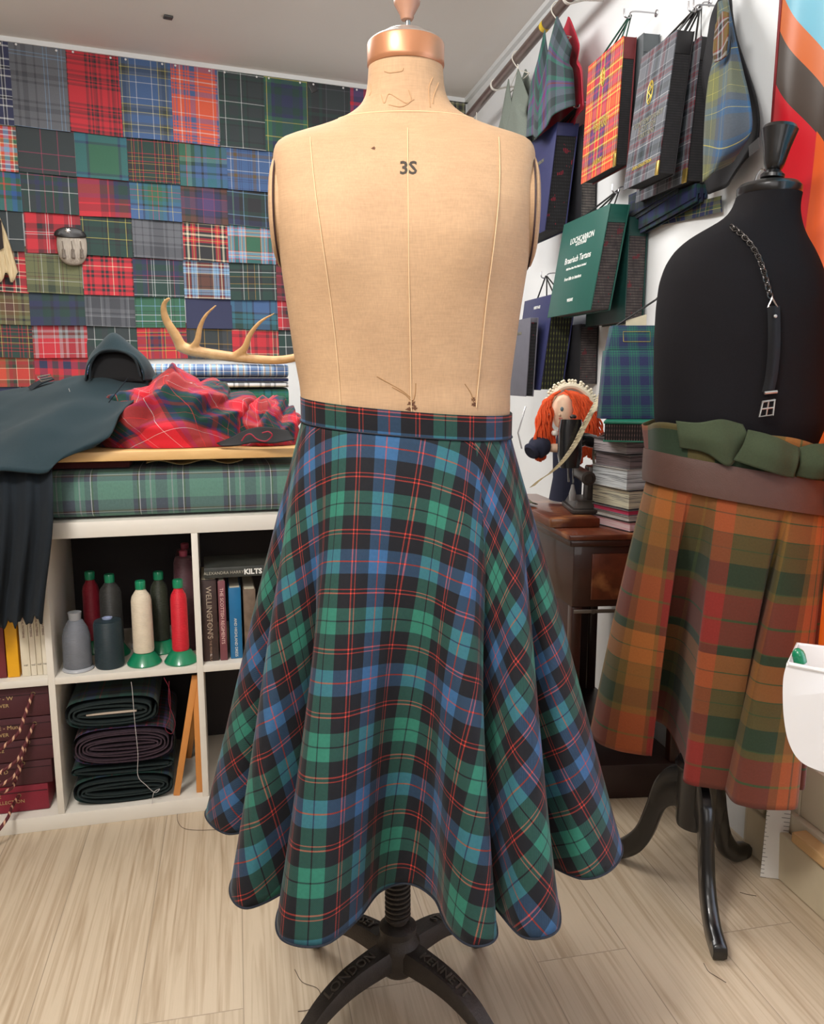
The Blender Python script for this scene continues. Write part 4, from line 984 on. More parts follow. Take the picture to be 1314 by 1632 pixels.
# strap with buckle
b = new(); patch(b, [Y_([(44, 617), (60, 607), (82, 600)], 2.34), Y_([(50, 622), (66, 611), (86, 604)], 2.31)], 6, 4, thick=.003); st_ = obj('strap', b, WOOLD, gar)
b = new(); q = [atY(x, y, 2.32) for x, y in ((60, 601), (80, 597), (84, 604), (66, 608))]
tube(b, q+[q[0], q[1]], .002, 6); tube(b, [q[0]*.5+q[3]*.5, q[1]*.5+q[2]*.5], .0014, 6); obj('buckle', b, M('silver_buckle', (200, 196, 186), .25, metal=.8), st_)
b = new(); tube(b, spline([Vector(q)+Vector((0, -.004, .008)) for q in Y_([(111, 624), (113, 632), (109, 640), (105, 643)], 2.19)], 5), .0008, 5); obj('stray_thread', b, WT, gar)
# ================================================================= sporrans on the wall
def wallp(x, y, d): a, z = bw(x, y, d); return bwp(a, z, d)
FUR = NT('grey_fur'); co = FUR.n('TexCoord').outputs['Object']; mp = FUR.n('Mapping'); FUR.l(co, mp.inputs[0]); mp.inputs['Scale'].default_value = (260, 260, 26)
n_ = FUR.noise(mp.outputs[0], 1, 4); FUR.l(FUR.mix(n_, lin((120, 110, 100)), lin((214, 204, 190))), FUR.b.inputs['Base Color']); FUR.b.inputs['Roughness'].default_value = .9; FUR.bump(n_, .8, .003); FUR = FUR.m
SIL = M('pewter', (190, 188, 184), .3, metal=.8); BLK = M('black_leather', (30, 29, 30), .4, var=.15, bump=.2, scale=80)
c = wallp(115, 372, .03); t = thing('sporran', 'small grey fur sporran with black leather flap pinned on the tartan wall', 'sporran', c)
ux = -BA; kx = .003   # metres per pixel at the wall is about 3 mm
def oval(bm, prof, c0, ex, ez, n, dep, N=40):
    rings = []
    for sc_, h in dep: rings.append([bm.verts.new(c0+ex*(prof(2*PI*k/N)[0]*sc_)+ez*(prof(2*PI*k/N)[1]*sc_)+n*h) for k in range(N)])
    for a_, b_ in zip(rings, rings[1:]):
        for k in range(N): bm.faces.new((a_[k], a_[(k+1) % N], b_[(k+1) % N], b_[k]))
    bm.faces.new(rings[0]); bm.faces.new(rings[-1])
Z_ = Vector((0, 0, 1))
b = new(); oval(b, lambda a: (.062*sup(a, 2.6)[0]*(1+.06*math.sin(a)), .078*sup(a, 2.6)[1]), wallp(115, 394, .028), ux, Z_, BN, [(1, 0), (1.0, .012), (.92, .022), (.6, .032), (.2, .035)])
obj('pouch', b, FUR, t)
b = new(); oval(b, lambda a: (.066*math.cos(a), .036*math.sin(a) if a < PI else .012*math.sin(a)), wallp(112, 376, .046), ux, Z_, BN, [(1, 0), (1, .012), (.93, .018), (.7, .022)]); fl_ = obj('flap', b, BLK, t)
b = new(); oval(b, lambda a: (.011*math.cos(a)*(1+.2*math.cos(6*a)), .011*math.sin(a)*(1+.2*math.cos(6*a))), wallp(108, 368, .066), ux, Z_, BN, [(1, 0), (.9, .004), (.4, .006)], 36); obj('badge', b, SIL, fl_)
for x in (99, 114, 128):
    b = new(); A = wallp(x, 384, .068); B = wallp(x+2, 396, .066); tube(b, [A, (A+B)/2, B], .0018, 6)
    lathe(b, [(.002, 0), (.007, -.006), (.006, -.016)], B, n=12); lathe(b, [(.006, -.016), (.009, -.040), (.001, -.041)], B, n=12)
    obj('tassel', b, M('tassel_hair', (120, 110, 100), .8, var=.4, scale=200), t)
# long haired sporran at the very left edge
c = wallp(-8, 380, .04); t = thing('sporran', 'cream horsehair sporran cut off by the left edge of the photo', 'sporran', c)
HAIR = NT('cream_horsehair'); co = HAIR.n('TexCoord').outputs['Object']; mp = HAIR.n('Mapping'); HAIR.l(co, mp.inputs[0]); mp.inputs['Scale'].default_value = (220, 220, 12)
n_ = HAIR.noise(mp.outputs[0], 1, 4); HAIR.l(HAIR.mix(n_, lin((170, 144, 100)), lin((238, 222, 184))), HAIR.b.inputs['Base Color']); HAIR.b.inputs['Roughness'].default_value = .8; HAIR.bump(n_, .8, .004); HAIR = HAIR.m
b = new()
def hair(u, v):
    x = -60+(58+34*v**1.3-8*(1-v)**2)*1.0*u; y = 322+v*(120+8*math.sin(u*30))+(1-u)*0+ (14*u if v < .1 else 0)
    return wallp(x+3*math.sin(v*4), y, .03+.04*math.sin(PI*min(1, u*1.0))**.5*1.0+.004*math.sin(u*60))
sheet(b, 60, 16, hair, thick=.006); obj('horsehair', b, HAIR, t, auto=180)
b = new(); patch(b, [[wallp(-40, 340, .078), wallp(-12, 340, .078), wallp(2, 352, .072)], [wallp(-40, 400, .085), wallp(-10, 402, .085), wallp(6, 395, .078)]], 8, 8, thick=.005); obj('black_tuft', b, M('black_hair', (36, 26, 24), .8, var=.3), t)
# ================================================================= rail and hanging garments on the right wall
STEEL = M('bright_steel', (176, 176, 178), .25, metal=.9)
RAILM = M('worn_chrome_rail', (120, 104, 98), .35, metal=.6, var=.25, scale=20)
b0_, z0_ = rw(746, 188, .12); b1_, z1_ = rw(905, -2, .12)
A = rwp(b0_, z0_, .12); B = rwp(b1_, z1_, .12); dr = (B-A).normalized()
rl = thing('garment_rail', 'brown metal hanging rail running along the right wall under the ceiling', 'rail', A)
bm = new(); tube(bm, [A, (A+B)/2, B, B+dr*.9], .019, 20); obj('bar', bm, RAILM, rl)
RINGM = M('white_plastic_ring', (224, 222, 214), .4)
for x, y in ((790, 145), (907, 8)):
    bb, zz = rw(x, y, .12); t_ = (bb-b0_)/(b1_-b0_); c = A+(B-A)*t_
    bm = new(); lathe(bm, [(.0195, -.006), (.0225, -.006), (.0225, .006), (.0195, .006)], c, dr, 24, cap=False)
    tube(bm, [c+Vector((0, 0, -.02)), c+RN*-.05+Vector((0, 0, -.005)), c+RN*-.118+Vector((0, 0, 0))], .004, 8); obj('bracket', bm, RINGM, rl)
bb, zz = rw(870, 27, .12); t_ = (bb-b0_)/(b1_-b0_); c = A+(B-A)*t_
bm = new(); lathe(bm, [(.0196, -.014), (.0196, .014)], c, dr, 24, cap=False); obj('yellow_sticker', bm, M('yellow_tape', (206, 176, 40), .5, var=.25, scale=120), rl)
def railpt(px):
    s = solve(lambda k: A+(B-A)*k, px, -.2, 1.6); return A+(B-A)*s
HWM = M('white_coated_wire', (224, 220, 208), .4)
def hanger(px, label, drop, hw):
    c = railpt(px); t = thing('clothes_hanger', label, 'hanger', c, 'white wire hangers on the rail')
    bm = new(); n_ = c+Vector((0, 0, -.022-drop))
    tube(bm, spline([c+RN*-.02+Vector((0, 0, .0)), c+RN*-.014+Vector((0, 0, .021)), c+RN*.014+Vector((0, 0, .021)), c+RN*.023+Vector((0, 0, -.005)), c+Vector((0, 0, -.035)), n_+Vector((0, 0, .02)), n_], 6), .002, 6)
    obj('hook', bm, HWM, t)
    bm = new(); tube(bm, [n_, n_+RB*hw+Vector((0, 0, -.055)), n_-RB*hw+Vector((0, 0, -.055)), n_], .0022, 6); obj('wire_shoulders', bm, HWM, t)
    return n_
def garment(n_, hw, L, thk, mat, lab, seed, cut=.5, lining=None, neck=.05):
    """waistcoat hanging in the plane of the wall; hw half width along the wall"""
    t = thing('waistcoat', lab, 'waistcoat', n_+Vector((0, 0, -L)), 'waistcoats hanging from the rail')
    def shape(side):
        def fn(u, v):
            s = 2*u-1
            sh = -.010-.135*((abs(s)-neck/hw)/(1-neck/hw))**1.1 if abs(s) > neck/hw else -.010-.12*(1-abs(s)*hw/neck)**.7*(1 if side > 0 else .25)
            w = hw*(1-.16*math.exp(-((v-.22)/.12)**2)+.18*v)
            bot = -L*(1-.08*abs(s)) - (.05 if side > 0 else 0)*max(0, .4-abs(s))
            z = sh+(bot-sh)*v
            bul = thk*(.25+.75*(1-abs(s)**2.2)**.5*min(1, .25+v*2.0))
            return n_+RB*(s*w)+RN*(side*bul+.006*math.sin(s*9+seed)*v)+Vector((0, 0, z))
        return fn
    bm = new(); sheet(bm, 40, 36, shape(1), lambda u, v: (u*hw*2.3, v*L), thick=.003); obj('front', bm, mat, t, auto=180)
    bm = new(); sheet(bm, 40, 36, shape(-.6), lambda u, v: (u*hw*2.3, v*L), thick=.003); obj('back', bm, lining or mat, t, auto=180)
    return t
TW = M('grey_green_tweed', (108, 116, 108), .95, var=.25, scale=300, bump=.3)
n_ = hanger(826, 'white hanger carrying the plain grey green waistcoat', .02, .13)
n_ = n_+Vector((0, 0, -.0))
garment(n_, .16, .40, .045, TW, 'plain grey green tweed waistcoat hanging from the rail', 1)
TT2 = tartan('waistcoat_tartan', 'x5 q1 k12 x10 q4 P5 D2 P3 q6 C.4 k9', .34, rough=.9)
n_ = hanger(890, 'white hanger carrying the tartan waistcoat', .05, .12)
garment(n_+Vector((0, 0, .045)), .165, .36, .06, TT2, 'dark green and purple tartan waistcoat with red lining hanging from the rail', 2, lining=M('red_lining', (176, 36, 56), .5, var=.1))
c = railpt(760); bm = new()
lathe(bm, [(.001, 0), (.02, -.02), (.045, -.08), (.05, -.16), (.03, -.22), (.001, -.23)], c+Vector((0, 0, -.06)), n=20, sx=1, sy=.6)
for v in bm.verts: v.co += Vector((.012*nz3(v.co, 20), .012*nz3(v.co, 23), .01*nz3(v.co, 31)))
o = obj('cap', bm, M('charcoal_cloth', (52, 54, 56), .9, var=.3), label='small dark cloth bundle hung at the far end of the rail', cat='cloth')
bm = new(); tube(bm, [c+Vector((0, 0, -.02)), c+Vector((0, 0, -.062))], .002, 6); obj('cord_loop', bm, HWM, o)
# ================================================================= pattern books hung on the right wall
def pages_m(name, ca, cb, sc=420, red=0.0):
    if name in MC: return MC[name]
    k = NT(name); co = k.n('TexCoord').outputs['UV']; s = k.n('SeparateXYZ'); k.l(co, s.inputs[0])
    a = k.math('GREATER_THAN', k.math('SINE', k.math('MULTIPLY', s.outputs[0], sc*2)), .3)
    b_ = k.math('GREATER_THAN', k.math('SINE', k.math('MULTIPLY', s.outputs[1], sc*1.1)), .2)
    m_ = k.math('MULTIPLY', a, k.math('MULTIPLY_ADD', b_, .7, .3))
    nz = k.noise(co, 45, 3); m2_ = k.math('MULTIPLY', m_, k.math('MULTIPLY_ADD', nz, 1.6, -.2))
    c = k.mix(m2_, lin(ca), lin(cb))
    if red:
        w_ = k.math('GREATER_THAN', k.noise(k.mix(1, co, co), 30, 2), .62)
        c = k.mix(k.math('MULTIPLY', w_, k.math('MULTIPLY', a, red)), c, lin((150, 30, 50)))
    k.l(c, k.b.inputs['Base Color']); k.b.inputs['Roughness'].default_value = .9; k.bump(a, .5, .001); MC[name] = k.m; return k.m
PG_D = pages_m('dark_sample_pages', (28, 28, 31), (70, 68, 70), 900); PG_C = pages_m('checked_sample_pages', (40, 38, 40), (170, 160, 150), 640)
PG_R = pages_m('red_flecked_pages', (36, 30, 34), (140, 130, 124), 700, red=.7); PG_T = pages_m('threaded_pages', (16, 16, 19), (60, 60, 62), 520, red=1.0)
PG_Y = pages_m('black_yellow_pages', (16, 16, 18), (104, 110, 50), 300)
HK = M('hook_steel', (186, 186, 190), .25, metal=.9)
def wbook(TN, TF, BN, T, d0, lean, cover, pages, label, text=None, spine=.13, corner=None, spine_m=None, W=None, handle=None, hm=None, fan=0):
    bn, zt = rw(TN[0], TN[1], d0+T); bf = rw(TF[0], TF[1], d0+T)[0] if W is None else bn-W
    pb = hitplane(BN[0], BN[1], CORNER+RN*(d0+T+lean), RN); bbn, zb = (pb-CORNER).dot(RB), pb.z
    W_ = bn-bf; H = zt-zb
    def P(u, v, w):      # u 0 far..1 near, v 0 bottom..1 top, w 0 back..1 front
        b = bf+W_*u+(bbn-bn)*(1-v); return rwp(b, zb+H*v, d0+T*w+lean*(1-v)*(.35+.65*w if fan else 1))
    t = thing('pattern_book', label, 'pattern book', P(.5, 0, .5), 'cloth pattern books hanging on the right wall')
    def blk(nm, u0, u1, v0, v1, w0, w1, m, bevel=.0012, uv=False, par=t, uvs=1):
        b = new(); hexa(b, [P(u0, v0, w0), P(u1, v0, w0), P(u1, v0, w1), P(u0, v0, w1), P(u0, v1, w0), P(u1, v1, w0), P(u1, v1, w1), P(u0, v1, w1)], bevel=bevel)
        uvl = b.loops.layers.uv.verify(); 
        for f in b.faces:
            f.normal_update(); n_ = f.normal
            for l in f.loops:
                q = l.vert.co-P(0, 0, 0); l[uvl].uv = ((q.dot(RB) if abs(n_.dot(RN)) > .6 else q.dot(RN)), q.z)
        return obj(nm, b, m, par)
    e = .0035/T
    cv = blk('front_cover', 0, 1, 0, 1, 1-e, 1, cover)
    blk('back_cover', 0, 1, 0, 1, 0, e, spine_m or cover)
    blk('spine', .02, .995, 1-spine, .998, e, 1-e, spine_m or cover)
    blk('sample_pages', .02, .985, .012, 1-spine, e*1.05, 1-e*1.05, pages, bevel=0)
    if corner:
        blk('corner_guard', .93, 1.004, -.003, .10, .985-e, 1.01, M('brass', (206, 176, 96), .3, metal=.8), par=cv)
    exq = (P(1, .5, 1)-P(0, .5, 1)).normalized(); eyq = (P(.5, 1, 1)-P(.5, 0, 1)).normalized()
    nq = exq.cross(eyq).normalized()
    if nq.dot(RN) < 0: nq = -nq
    if text:
        for (s_, size, u_, v_, m) in text:
            if s_ == '8':
                o_ = P(u_, v_, 1)+nq*.001; k_ = size/.07; b = new()
                tube(b, [o_+exq*.013*k_*math.cos(2*PI*i/24)+eyq*(.030*k_*math.sin(2*PI*i/24)) for i in range(25)], .0016, 5, cap=False)
                tube(b, spline([o_+exq*x_*k_+eyq*y_*k_ for x_, y_ in ((-.004, -.022), (.007, -.012), (-.005, .0), (.006, .010), (-.003, .020), (.004, .026))], 5), .0022, 5)
                obj('crest', b, m, cv); continue
            b = text_bm(s_, size, plane_place(P(u_, v_, 1), exq, eyq, nq), depth=.0006, bold=.0003); obj('lettering', b, m, cv, smooth=False)
    if handle:
        hb, hz = rw(handle[0], handle[1], d0+T*.5+.01); hp_ = rwp(hb, hz, d0+T*.5)
        b = new()
        tube(b, [P(.22, 1, .7), hp_, P(.80, 1, .7)], .0028, 6); obj('handle_cord', b, hm or BLK, t)
        b = new(); tube(b, [P(.25, 1, .3), hp_+RN*-.004, P(.78, 1, .3)], .0028, 6); obj('handle_cord', b, hm or BLK, t)
        h = thing('wall_hook', 'steel wall hook holding the %s' % (label.split(' hanging')[0] if 'crest' in label else label.replace('hanging open ', '')).split(',')[0].split(' at its')[0].split(' below')[0].split(' leaning')[0], 'hook', rwp(hb, hz, 0))
        b = new(); tube(b, spline([rwp(hb, hz+.012, -.002), rwp(hb, hz+.010, d0+T*.3), rwp(hb, hz-.006, d0+T*.5), rwp(hb, hz-.004, d0+T*.5+.016), rwp(hb, hz+.016, d0+T*.5+.018)], 6), .0022, 6); obj('prong', b, HK, h)
        b = new(); lathe(b, [(.010, 0), (.010, .003), (.006, .005)], rwp(hb, hz+.012, -.001), RN, 16); obj('base_plate', b, HK, h)
    return P, cv, t
GF = M('gilt_print', (200, 178, 84), .35, metal=.3); WF = M('white_print', (232, 234, 230), .5); GY = M('grey_print', (120, 118, 100), .5)
RTC = tartan('red_book_tartan', 'O6 R3 Y2 r4 W.6 y3 D3 P6 m3 P3 s3 Y2 R4', .19, rough=.6)
GTC = tartan('grey_book_tartan', 'E8 h1 e5 E3 D1.6 e2 D1.6 E4 W.4 x6 k4', .15, rough=.6)
wbook((994, 57), (938, 100), (980, 264), .042, .062, .02, RTC, PG_D, 'red tartan covered pattern book with gilt crest hanging by green cord', spine_m=M('dull_red_spine', (110, 40, 44), .6, var=.2), spine=.17,
      text=[('8', .060, .5, .80, GF), ('SCOTTISH', .022, .5, .42, GF), ('TARTANS', .022, .5, .38, GF), ('ARMY', .022, .5, .10, GF)], corner=1, handle=(999, 24), hm=M('green_cord', (18, 74, 58), .7))
GB = M('slate_grey_box', (84, 90, 94), .6)
wbook((1026, 52), (960, 90), (1020, 200), .052, .004, .0, GB, GB, 'plain slate grey pattern box behind the red tartan book', spine=.20)
wbook((1079, 47), (1022, 97), (1047, 278), .050, .058, .05, GTC, PG_D, 'grey tartan pattern book with gold stag crest, in front of its twin', spine_m=M('black_spine', (34, 33, 36), .5), spine=.16, corner=1,
      text=[('8', .07, .46, .66, GF), ('CONTEMPORARY', .020, .5, .44, GY), ('SCOTTISH', .020, .5, .39, GY), ('TARTANS', .020, .5, .34, GY), ('OUR COLLECTION', .012, .5, .12, GF)], handle=(1102, 14))
wbook((1118, 57), (1050, 110), (1092, 290), .050, .004, .02, GTC, PG_D, 'second grey tartan pattern book closer to the wall, behind the crested one', spine_m=M('black_spine', (34, 33, 36), .5), spine=.16, corner=1, W=.27, handle=(1110, 10))
NVB = M('navy_book_cloth', (44, 48, 88), .5, var=.08, bump=.1, scale=60)
wbook((889, 194), (843, 228), (868, 368), .078, .060, .03, NVB, PG_T, 'navy pattern book hanging open with tangled red threads at its side', spine=.12,
      text=[('LOCHCARRON', .018, .45, .70, GY), ('1', .05, .55, .35, GY)], handle=(918, 168))
wbook((929, 198), (880, 225), (926, 350), .056, .002, .0, M('black_book_board', (26, 26, 30), .5), PG_C, 'black edged pattern book with pale checked pages left of the green books', W=.26, spine=.10)
GBK = M('bottle_green_board', (26, 84, 74), .45, var=.06, bump=.1, scale=60)
wbook((973, 324), (899, 362), (941, 494), .064, .072, .045, GBK, PG_R, 'bottle green pattern book with white lettering leaning out from the wall', spine=.17,
      text=[('LOCHCARRON', .026, .52, .74, WF), ('of SCOTLAND', .013, .52, .705, WF), ('Braeriach Tartans', .028, .50, .54, WF), ('100% Pure New Wool Made in Scotland', .0095, .50, .47, WF), ('from kilts to interiors', .015, .47, .36, WF), ('WEAVE', .014, .50, .13, WF)], handle=(980, 303))
wbook((1004, 345), (940, 380), (995, 512), .062, .004, .008, M('dark_green_board', (20, 58, 54), .45), PG_R, 'dark green pattern book tight to the wall behind the lettered green one', spine=.18, W=.28)
wbook((883, 468), (836, 498), (861, 622), .085, .060, .03, NVB, PG_Y, 'navy pattern book with yellow and black threads below the green books', spine=.08,
      text=[('HERITAGE', .014, .5, .88, WF), ('TARTANS', .012, .5, .74, GY), ('1', .03, .55, .52, GY), ('8', .03, .6, .46, GY)], handle=(866, 440))
wbook((926, 516), (880, 535), (923, 612), .066, .002, .0, M('black_book_board', (26, 26, 30), .5), PG_R, 'small black pattern book with pinkish pages above the rag doll', W=.24, spine=.06)
wbook((846, 506), (812, 530), (838, 632), .030, .180, .01, M('faded_grey_board', (98, 98, 108), .6, var=.15), PG_T, 'faded grey navy pattern book with worn paper corners beside the dress form', spine=.06,
      text=[('TARTANS', .014, .5, .80, GY)])
# bunches of samples and a strip of tartan under the grey tartan books
def bunch(px0, px1, y0, y1, d0, T, mat, label, nm='sample_bunch', cat='sample bunch', ang=0):
    a, zt = rw(px1, y0, d0+T); f = rw(px0, y0, d0+T)[0]; zb = rw(px1, y1, d0+T)[1]
    b = new(); n = 7
    t = thing(nm, label, cat, rwp((a+f)/2, zb, d0+T/2))
    for i in range(n):
        b = new(); w0, w1 = d0+T*i/n, d0+T*(i+.85)/n; dz = .012*math.sin(i*2.1)
        P8 = [rwp(f, zb+dz-.03*ang, w0), rwp(a, zb+dz, w0), rwp(a, zb+dz, w1), rwp(f, zb+dz-.03*ang, w1), rwp(f, zt, w0), rwp(a, zt, w0), rwp(a, zt, w1), rwp(f, zt, w1)]
        hexa(b, P8, bevel=.001); uvl = b.loops.layers.uv.verify()
        for fc in b.faces:
            for l in fc.loops: q = l.vert.co; l[uvl].uv = (q.dot(RB)+q.dot(RN), q.z)
        obj('cloth_leaf', b, mat, t)
    return t
bunch(1003, 1078, 276, 300, .012, .04, tartan('dark_bunch_tartan', 'k8 N4 e2 k4', .05), 'dark cloth sample bunch showing beneath the crested grey book', ang=1)
bunch(1020, 1108, 292, 314, .006, .036, tartan('navy_bunch_tartan', 'N8 g4 K3', .06), 'navy cloth sample bunch beneath the two grey tartan books', ang=1)
def strip(u, v):
    x = 1046+104*u; y = (334-22*u)+26*v+.0
    a, z = rw(x, y, .014); return rwp(a, z, .012+.004*math.sin(u*7+v*2))
bm = new(); sheet(bm, 30, 8, strip, lambda u, v: (u*.30, v*.075), thick=.002)
obj('cloth_strip', bm, tartan('olive_strip_tartan', 'c5 N5 s1 g4 Y.4 N4', .14), label='narrow olive and navy tartan strip pinned below the sample bunches', cat='cloth strip')
# green blue checked cloth hanging from a strap
CLT = NT('x'); bpy.data.materials.remove(CLT.m)
TCL = tartan('hanging_olive_check', 'c9 Y.4 c8 x7 t6 Y.4 t5 x9', .27, rough=.95)
BP = [[(1146, 10), (1150, 0), (1165, 0)], [(1140, 90), (1160, 60), (1172, 50)], [(1132, 130), (1160, 110), (1182, 110)], [(1124, 180), (1160, 165), (1192, 165)], [(1118, 235), (1158, 240), (1193, 215)], [(1116, 290), (1150, 270), (1176, 248)]]
DP = [.05, .07, .10, .13, .13, .10]
ct = thing('tartan_cape', 'olive and blue checked cloth with black backing hanging beside the flag', 'cloth', rwp(2.2, 1.5, .05))
def onw(x, y, d): a, z = rw(x, y, d); return rwp(a, z, d)
bm = new(); patch(bm, [[onw(x, y, d_+(.02 if i == 1 else 0)) for i, (x, y) in enumerate(r)] for r, d_ in zip(BP, DP)], 10, 8, thick=.004, wob=lambda u, v, p: RN*(.006*math.sin(u*8+v*5)))
obj('checked_panel', bm, TCL, ct, auto=180)
BP2 = [[(1128, 60), (1150, -10), (1164, -10)], [(1122, 130), (1160, 60), (1178, 70)], [(1122, 190), (1170, 160), (1200, 165)], [(1125, 260), (1178, 230), (1211, 215)], [(1130, 310), (1160, 290), (1205, 240)]]
bm = new(); patch(bm, [[onw(x, y, .045) for i, (x, y) in enumerate(r)] for r in BP2], 10, 8, thick=.006, wob=lambda u, v, p: RN*(.008*math.sin(u*7+v*9)))
obj('black_backing', bm, M('black_gabardine', (30, 30, 34), .8, var=.2), ct, auto=180)
bm = new(); patch(bm, [[onw(x, y, .12) for x, y in r] for r in [[(1140, 40), (1150, 20), (1160, 20)], [(1136, 80), (1150, 70), (1160, 50)], [(1138, 100), (1148, 96), (1156, 90)]]], 8, 6, thick=.003)
obj('tan_lining', bm, tartan('tan_lining_tartan', 's8 D2 h3 K3', .06), ct, auto=180)
bm = new(); patch(bm, [[onw(x, y, .056) for x, y in r] for r in [[(1193, 233), (1209, 219)], [(1194, 250), (1210, 236)]]], 3, 3, thick=.001); obj('care_label', bm, M('grey_label', (150, 150, 152), .6), ct)
# ================================================================= black cloth case on the book pile, book pile, desk
WOODD = NT('old_mahogany'); co = WOODD.n('TexCoord').outputs['Object']; mp = WOODD.n('Mapping'); WOODD.l(co, mp.inputs[0]); mp.inputs['Scale'].default_value = (22, 4, 22)
n1 = WOODD.noise(mp.outputs[0], 2, 6); n2 = WOODD.noise(co, 14, 4)
c1 = WOODD.mix(n1, lin((64, 28, 18)), lin((126, 66, 42))); r_ = WOODD.n('ValToRGB'); WOODD.l(n2, r_.inputs[0]); r_.color_ramp.elements[0].position = .55; r_.color_ramp.elements[1].position = .7
WOODD.l(WOODD.mix(WOODD.math('MULTIPLY', r_.outputs[0], .5), c1, lin((196, 134, 84))), WOODD.b.inputs['Base Color']); WOODD.b.inputs['Roughness'].default_value = .28; WOODD.b.inputs['Coat Weight'].default_value = .3; WOODD = WOODD.m
DKW = M('dark_mahogany', (58, 30, 22), .35, var=.3, scale=20, coat=.3)
DO = Vector((.408, 2.075, 0)); DU = Vector((.9975, .07, 0)); DV = Vector((-.21, .978, 0))     # desk: across, back
def dk(u, v, z): return DO+DU*u+DV*v+Vector((0, 0, z))
def dbox(bm, u0, u1, v0, v1, z0, z1, bevel=.002): return hexa(bm, [dk(u0, v0, z0), dk(u1, v0, z0), dk(u1, v1, z0), dk(u0, v1, z0), dk(u0, v0, z1), dk(u1, v0, z1), dk(u1, v1, z1), dk(u0, v1, z1)], bevel=bevel)
DZ = .750
dt = thing('sewing_desk', 'dark polished wooden sewing desk against the right wall carrying the old sewing machine', 'desk', dk(.18, .3, 0))
bm = new(); dbox(bm, .0, .36, 0, .62, DZ-.016, DZ, .004); obj('desktop', bm, WOODD, dt)
bm = new(); dbox(bm, .006, .355, .006, .61, DZ-.034, DZ-.0165, .004); obj('edge_moulding', bm, DKW, dt)
bm = new(); dbox(bm, .022, .34, .022, .60, DZ-.20, DZ-.0345, .002); obj('apron', bm, DKW, dt)
bm = new(); dbox(bm, .07, .30, .016, .0215, DZ-.18, DZ-.055, .002); dr_ = obj('drawer_front', bm, WOODD, dt)
bm = new(); lathe(bm, [(.008, 0), (.006, .008), (.010, .016), (.001, .02)], dk(.185, .016, DZ-.117), -DV, 16); obj('drawer_knob', bm, M('brass', (206, 176, 96), .3, metal=.8), dr_)
for u, v in ((.022, .022), (.022, .57), (.312, .022), (.312, .57)):
    bm = new(); dbox(bm, u, u+.028, v, v+.028, .10, DZ-.2005, .003); obj('leg', bm, DKW, dt)
bm = new(); dbox(bm, .0, .35, .015, .60, .0, .10, .004); obj('plinth', bm, M('deep_brown_plinth', (50, 28, 24), .4, var=.25), dt)
bm = new(); dbox(bm, .024, .335, .012, .0155, DZ-.215, DZ-.205, .001); lathe(bm, [(.006, 0), (.006, .004)], dk(.075, .011, DZ-.21), -DV, 12); obj('metal_rail', bm, M('dull_steel', (130, 124, 118), .35, metal=.8), dt)
bm = new(); dbox(bm, .026, .034, .05, .57, .10, DZ-.2005, .001); obj('side_panel', bm, DKW, dt)
bm = new(); dbox(bm, .05, .31, .575, .585, .10, DZ-.2005, .001); obj('added_back_panel', bm, DKW, dt)  # added board, hides the white wall so it looks dark under the desk
# platform board for the machine
bm = new(); dbox(bm, -.012, .125, .10, .58, DZ+.0005, DZ+.026, .003); obj('machine_board', bm, WOODD, label='raised wooden board under the sewing machine on the desk', cat='board')
# old black sewing machine
SMB = M('black_enamel', (24, 24, 26), .25, var=.3, scale=40, coat=.5); SMI = M('worn_dark_metal', (70, 64, 60), .4, metal=.6, var=.3)
YM = 2.30
def mp_(x, y, Y=YM): return atY(x, y, Y)
sm = thing('sewing_machine', 'antique black cast metal sewing machine on the wooden desk', 'sewing machine', mp_(930, 826))
zb_ = DZ+.0265; cxm = mp_(934, 800).x
bm = new()
P8 = lambda x0, x1, y0, y1, z0, z1, t=.0: [Vector((x0, y0, z0)), Vector((x1, y0, z0)), Vector((x1, y1, z0)), Vector((x0, y1, z0)), Vector((x0+t, y0+t, z1)), Vector((x1-t, y0+t, z1)), Vector((x1-t, y1-t, z1)), Vector((x0+t, y1-t, z1))]
hexa(bm, P8(cxm-.050, cxm+.052, 2.235, 2.40, zb_, zb_+.014), bevel=.003); obj('base_plate', bm, SMI, sm)
bm = new(); hexa(bm, P8(cxm-.044, cxm+.046, 2.242, 2.39, zb_+.0145, zb_+.036, .010), bevel=.003); obj('plinth', bm, SMI, sm)
zt_ = mp_(930, 742).z
bm = new(); hexa(bm, P8(cxm-.004, cxm+.030, 2.27, 2.33, zb_+.034, zt_, .003), bevel=.005); obj('pillar', bm, SMI, sm)
A_ = mp_(938, 762, 2.205); B_ = mp_(922, 752, 2.33)
bm = new(); tube(bm, [A_, B_], .0175, 24); lathe(bm, [(.0175, 0), (.0195, -.003), (.0195, .006), (.012, .007), (.011, -.01)], A_, (A_-B_), 24, cap=False); obj('cylinder_bed', bm, SMI, sm)
bm = new(); tube(bm, [mp_(958, 800, 2.34), mp_(960, 745, 2.34), mp_(956, 712, 2.33)], [.017, .015, .016], 16); obj('rear_column', bm, SMB, sm)
bm = new(); tube(bm, spline([mp_(912, 706, 2.29), mp_(930, 700, 2.30), mp_(950, 704, 2.31), mp_(966, 700, 2.33)], 5), [.026]*5+[.024]*5+[.019]*5+[.026], 16, flat=.8); obj('arm', bm, SMB, sm)
bm = new()
sheet(bm, 32, 20, lambda u, v: Vector((mp_(909, 705, 2.27).x+.033*sup(2*PI*u, 3.2)[0]*(1-.25*max(0, v-.75)*2)*(.8+.2*min(1, v*4)), 2.27+.024*sup(2*PI*u, 3.2)[1], mp_(909, 745, 2.27).z+(mp_(909, 668, 2.27).z-mp_(909, 745, 2.27).z)*v)), closed=True)
